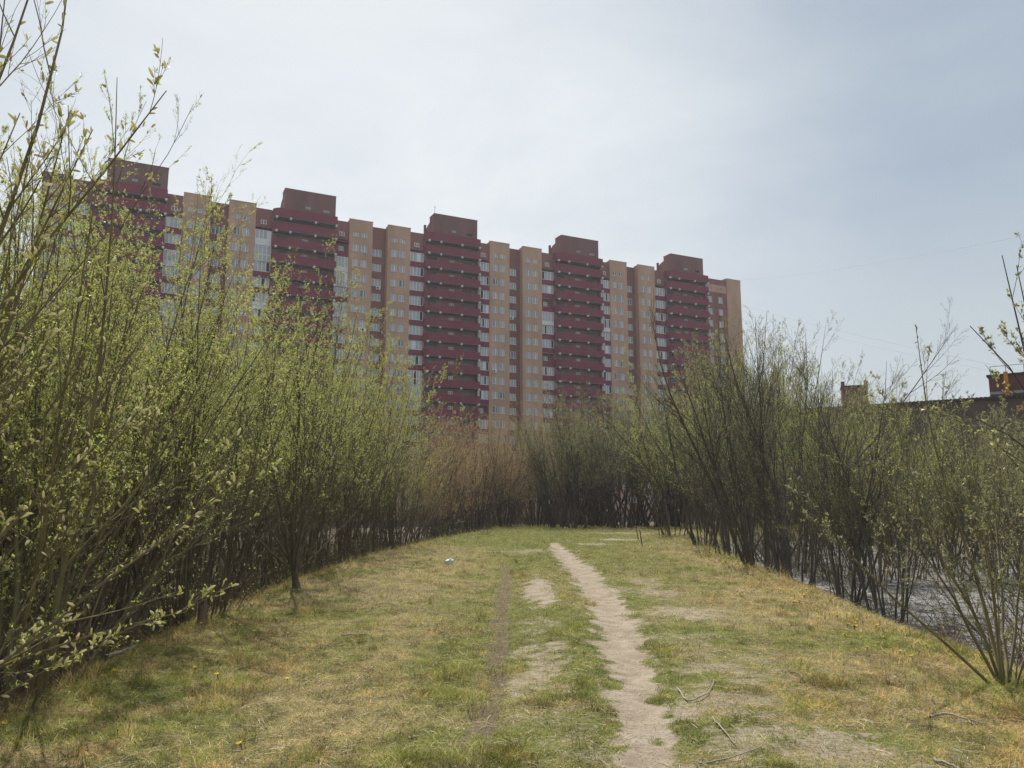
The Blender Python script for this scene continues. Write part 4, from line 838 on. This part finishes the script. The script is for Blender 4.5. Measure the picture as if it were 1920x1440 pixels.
# ---- brambles at the foot of the banks
rs = np.random.default_rng(77)
for side, lab, grp in ((-1, 'bare tangled bramble at the foot of the left bank', 'brambles below the left bank'), (1, 'bare tangled bramble at the foot of the right bank', 'brambles below the right bank')):
    for i in range(34):
        Y = 6.5 * (60 / 6.5) ** ((i + 0.5 * rs.random()) / 34.0)
        e = float(left_edge(Y) if side < 0 else right_edge(Y)); x = e + side * rs.uniform(0.5 + 0.02 * Y, 2.2 + 0.08 * Y)
        if side > 0 and 9 < Y < 27 and i % 3: continue
        if side > 0 and Y < 9: x += 1.0
        scrub[i % 2].place(x, Y, lab, 'bramble', grp, rs.uniform(0.6, 1.05), name='bramble')
for x, Y, sc in ((-4.9, 5.6, 0.7), (-4.6, 6.4, 0.75), (-5.4, 6.3, 0.9), (-4.9, 7.4, 0.8), (-5.6, 7.6, 0.95), (-5.0, 8.6, 0.8), (-5.9, 8.9, 1.0), (-5.2, 9.8, 0.9), (-6.4, 7.0, 1.0)):
    scrub[int(Y * 10) % 2].place(x, Y, 'bare tangled bramble under the catkin willows at the lower left', 'bramble', 'brambles under the catkin willows', sc, name='bramble')
for i in range(60):
    Y = 8 * (52 / 8) ** rs.random(); x = float(left_edge(Y)) - rs.uniform(2.5, 9 + 0.15 * Y)
    scrub[i % 2].place(x, Y, 'bare bramble deep inside the thicket on the left', 'bramble', 'brambles inside the left thicket', rs.uniform(0.8, 1.5), name='bramble')
for i in range(22):
    Y = rs.uniform(66, 72); px = rs.uniform(760, 1500)
    scrub[i % 2].place((px - 960) / 1493 * Y, Y, 'bare low bramble under the far shrubs', 'bramble', 'brambles closing the far end', rs.uniform(0.9, 1.5), name='bramble')
for px, py, s in ((1330, 1045, 0.5), (905, 1003, 0.5), (1245, 1012, 0.4)):
    x, y = ground_at(px, py); scrub[1].place(x, y, {1330: 'small leafless bramble on the right verge at the bend', 905: 'small leafless bramble at the far left verge', 1245: 'thin leafless bramble where the track bends'}[px], 'bramble', None, s, name='bramble')

# dead reeds and fallen twigs lying on the low ground (stuff), thicket litter
def make_litter(name, label, side, n, seed):
    rng = np.random.default_rng(seed)
    Y = 5.5 * (62 / 5.5) ** rng.random(n); ex = rng.uniform(0.3, 1, n) ** 1.5 * (4 + 0.45 * Y)
    X = (left_edge(Y) - ex) if side < 0 else (right_edge(Y) + ex)
    Z = height(X, Y); az = rng.uniform(0, 2 * np.pi, n); up = np.where(rng.random(n) < 0.22, rng.uniform(0.3, 1.4, n), rng.uniform(-0.03, 0.14, n)); ln = rng.uniform(0.08, 0.55, n) * (1 + Y / 60)
    D = np.stack([np.cos(az) * np.cos(up), np.sin(az) * np.cos(up), np.sin(up)], 1)
    p = grow(rng, np.stack([X, Y, Z + 0.01], 1), D, ln, 4, 0, 0.12); r = rng.uniform(0.0016, 0.005, n) * (1 + Y / 25)
    v, q, _ = tubes(p, taper(r, r * 0.5, 4), 3); t = rng.random(n)[:, None]; dk = rng.random(n)[:, None] < 0.55
    c = np.where(dk, np.array([0.09, 0.075, 0.055]) * (0.6 + 0.8 * t), np.array([0.25, 0.225, 0.19]) * (0.5 + 0.6 * t))
    tag(link(name, mesh_np(name, v, [q], M['debris'], dict(blade_colour=np.repeat(c, 12, 0)))), label, 'litter', kind='stuff')
make_litter('dead_twigs', 'fallen twigs and dead stalks littering the thicket floor on the left', -1, 15000, 5)
make_litter('dead_reeds', 'flattened dead reeds scattered over the grey mud on the right', 1, 9000, 6)

# the flooded hollow glinting between the stems on the left
wx, wy = ground_at(772, 996, -0.95)
pts = [(wx + 3.2 * math.cos(a) * (1 + 0.25 * math.sin(3 * a)), wy + 2.0 * math.sin(a) * (1 + 0.2 * math.cos(2 * a))) for a in np.linspace(0, 2 * math.pi, 29)[:-1]]
water = tag(MB().prism(pts, -1.30, hz(wx, wy) + 0.09).build('water', surf('still_water', (0.10, 0.10, 0.09), (0.07, 0.07, 0.06), 0.8, 0.03, spec=1.0)), kind='structure')

# ---- small things lying on the grass
def stick(name, pix, r, label, cat='stick', m='deadwood', side=None, zoff=0.02, group=None):
    pts = []
    for px, py in pix: x, y = ground_at(px, py); pts.append((x, y, hz(x, y) + zoff))
    def tube(pl, r0):
        r0 = r0 * 0.75
        pl = np.array(pl, float); tt = np.linspace(0, len(pl) - 1, 9); y = np.stack([np.interp(tt, np.arange(len(pl)), pl[:, k]) for k in range(3)], 1)
        y[1:-1] = 0.25 * y[:-2] + 0.5 * y[1:-1] + 0.25 * y[2:]; y[1:-1] += np.random.default_rng(len(name) + len(pix)).normal(size=(7, 3)) * 0.004
        return tubes(y[None], taper(np.array([r0]), np.array([r0 * 0.55]), 9), 6)
    v, q, _ = tube(pts, r); VV, QQ, o = [v], [q], len(v)
    for sp in side or []:
        pp = []
        for px, py in sp: x, y = ground_at(px, py); pp.append((x, y, hz(x, y) + zoff))
        v, q, _ = tube(pp, r * 0.65); VV.append(v); QQ.append(q + o); o += len(v)
    return tag(link(name, mesh_np(name, np.concatenate(VV), [np.concatenate(QQ)], M[m], smooth=True)), label, cat, group)
stick('fallen_branch', [(1270, 1292), (1283, 1308), (1286, 1323), (1310, 1317), (1332, 1305), (1340, 1280)], 0.010, 'bent fallen branch curled like a hook beside the sandy path', 'branch')
stick('stick', [(1336, 1350), (1352, 1370), (1362, 1382), (1378, 1400)], 0.008, 'thin pale stick slanting down in the sparse grass at right of the path')
stick('fallen_branch', [(1745, 1351), (1772, 1342), (1800, 1350), (1842, 1363)], 0.013, 'pale forked dead branch on the straw near the lower right corner', 'branch', side=[[(1815, 1354), (1825, 1365)]])
stick('stick', [(640, 1193), (664, 1194), (690, 1194)], 0.014, 'short whitish stick lying level in the straw on the left')
stick('stick', [(1310, 1432), (1360, 1428), (1400, 1418), (1432, 1405)], 0.007, 'long thin twig at the bottom edge beside the path')
stick('stick', [(1752, 1428), (1775, 1437), (1800, 1447)], 0.014, 'bleached stick cut off by the bottom edge of the photo')
stick('stick', [(1480, 1260), (1496, 1266), (1506, 1276)], 0.007, 'small twig in the grass above the hooked branch', m='barkgrey')
stick('stick', [(1585, 1366), (1600, 1368), (1617, 1369)], 0.007, 'tiny white stick on bare sand below the forked branch')
stick('fallen_log', [(198, 1232), (232, 1222), (258, 1213)], 0.035, 'short weathered log resting at the foot of the left willows', 'log', zoff=0.05)
stick('stick', [(560, 1118), (600, 1110), (622, 1102)], 0.009, 'thin grey stick lying by the leaning trunk', zoff=0.03)
stick('stick', [(1300, 1038), (1350, 1030), (1365, 1028)], 0.02, 'grey fallen pole at the foot of the willows by the bend', zoff=0.08)
rst = np.random.default_rng(91)
for i in range(46):                                 # twigs strewn over the verge
    px, py = rst.uniform(380, 1900), rst.uniform(1180, 1435)
    if px < 700 and py < 1300: px += 400
    a = rst.uniform(0, 6.28); l = rst.uniform(8, 26)
    stick('twig', [(px, py), (px + l * 0.5 * math.cos(a) + 2, py + l * 0.25 * math.sin(a)), (px + l * math.cos(a), py + l * 0.5 * math.sin(a))], rst.uniform(0.0025, 0.005), 'short loose twig lying in the grass of the track', 'twig', ('deadwood', 'barkgrey', 'bark')[i % 3], zoff=0.015, group='twigs strewn on the track')
# crumpled white bag
bx, by = ground_at(843, 1058)
vv = []; NB = 12
rb2 = np.random.default_rng(8)
for j in range(6):
    for i in range(NB):
        a = 2 * math.pi * i / NB; r = (0.10, 0.105, 0.095, 0.07, 0.04, 0.012)[j] * (1 + 0.3 * rb2.normal() * 0.6); vv.append((r * 1.25 * math.cos(a), r * 0.8 * math.sin(a), (0.0, 0.03, 0.07, 0.10, 0.12, 0.125)[j] * (1 + 0.3 * rb2.random() * math.cos(a))))
ff = [(j * NB + i, j * NB + (i + 1) % NB, (j + 1) * NB + (i + 1) % NB, (j + 1) * NB + i) for j in range(5) for i in range(NB)] + [tuple(5 * NB + i for i in range(NB))]
tag(MB().add(vv, ff).build('plastic_bag', surf('white_plastic', (0.75, 0.75, 0.76), (0.6, 0.6, 0.62), 20, 0.4), None, (bx, by, hz(bx, by) + 0.02)), 'crumpled white plastic bag on the grass left of the path', 'bag')
# tree stump with a splintered top, left bank
ux, uy = ground_at(378, 1172)
st = empty('tree_stump', (ux, uy, hz(ux, uy) - 0.05), label='splintered reddish stump among the willow shoots on the left bank', cat='stump')
NS = 14; prof = [(0.0, 0.10), (0.06, 0.075), (0.14, 0.065), (0.22, 0.06)]
vv = []; rsp = np.random.default_rng(14)
for z, r in prof:
    for i in range(NS): a = 2 * math.pi * i / NS; vv.append((r * math.cos(a) * (1 + 0.12 * math.sin(3 * a)), r * math.sin(a), z))
for i in range(NS): a = 2 * math.pi * i / NS; vv.append((0.055 * math.cos(a), 0.055 * math.sin(a), 0.24 + 0.22 * rsp.random()))
ff = [(j * NS + i, j * NS + (i + 1) % NS, (j + 1) * NS + (i + 1) % NS, (j + 1) * NS + i) for j in range(4) for i in range(NS)]
MB().add(vv, ff).build('bark', M['barkred'], st)
MB().add([(0.05 * math.cos(2 * math.pi * i / 10), 0.05 * math.sin(2 * math.pi * i / 10), 0.22) for i in range(10)] + [(0.0, 0.0, 0.33)], [(i, (i + 1) % 10, 10) for i in range(10)]).build('splintered_top', M['deadwood'], st)
# small stakes by the bend
for px, py, h, l in ((1197, 1012, 0.8, 'thin stake leaning at the bend, the taller of two'), (1205, 1026, 0.7, 'short stake at the bend, the nearer of two')):
    x, y = ground_at(px, py); p = grow(RNG, np.array([[x, y, hz(x, y) - 0.05]]), np.array([[-0.15, 0, 1.0]]), np.array([h]), 5, 0, 0.02); v, q, _ = tubes(p, np.full((1, 5), 0.022), 6)
    tag(link('stake', mesh_np('stake', v, [q], M['bark'])), l, 'stake')
# coltsfoot flowers along the verges
fl = []
yel = surf('yellow_petal', (0.75, 0.52, 0.02), (0.62, 0.40, 0.015), 30, 0.6); grn = surf('flower_stem', (0.16, 0.19, 0.05), None, 20)
sm_ = MB().prism([(0.003 * math.cos(a), 0.003 * math.sin(a)) for a in th[::4]], 0, 0.03).mesh('flower_stem', grn)
vv = [(0, 0, 0.034)]; ff = []
for i in range(12):
    a = 2 * math.pi * i / 12; vv += [(0.008 * math.cos(a - 0.2), 0.008 * math.sin(a - 0.2), 0.032), (0.019 * math.cos(a), 0.019 * math.sin(a), 0.04), (0.008 * math.cos(a + 0.2), 0.008 * math.sin(a + 0.2), 0.032)]
    ff += [(0, 1 + 3 * i, 2 + 3 * i, 3 + 3 * i)]
hm_ = MB().add(vv, ff).mesh('flower_head', yel)
rfz = np.random.default_rng(33)
for i in range(220):
    if i < 175: Y = 8.5 * (30 / 8.5) ** rfz.random(); x = float(right_edge(Y)) + rfz.normal() * 0.28 - 0.25; g, l = 'yellow flowers along the right bank', 'small yellow flower on the edge of the right bank'
    else: Y = 5.5 * (34 / 5.5) ** rfz.random(); x = float(left_edge(Y)) + abs(rfz.normal()) * 0.9; g, l = 'yellow flowers on the left bank', 'small yellow flower in the straw of the left bank'
    o = empty('yellow_flower', (x, Y, hz(x, Y)), rfz.uniform(0, 6), label=l, cat='flower', group=g); o.rotation_euler = (rfz.normal() * 0.25, rfz.normal() * 0.25, 0); s = rfz.uniform(0.8, 1.4) * (1 + Y / 22); o.scale = (s, s, s)
    link('flower_stem', sm_, o); link('flower_head', hm_, o)

wire('overhead_wire', at(1392, 572, 172), at(2000, 712, 84), 0.6, 0.016, 'upper of the two thin wires slanting down from the block to the right')
wire('overhead_wire', at(1392, 583, 172), at(2000, 722, 86), 0.9, 0.013, 'lower of the two thin wires slanting down from the block to the right')
wire('overhead_wire', at(1388, 526, 175), at(2000, 426, 84), 0.8, 0.013, 'single faint wire rising from the roof corner towards the right')

# ------------------------------------------------------------------ the thin spring haze that pales the block
hm, ht, ho = mat('haze'); vp = ht.nodes.new('ShaderNodeVolumePrincipled'); vp.inputs['Density'].default_value = 0.00034; vp.inputs['Color'].default_value = (0.86, 0.92, 1.0, 1); vp.inputs['Anisotropy'].default_value = 0.3
ht.links.new(vp.outputs[0], ho.inputs['Volume'])
tag(MB().box(-1560, 1560, -150, 2700, -4, 66).build('haze', hm), kind='stuff')
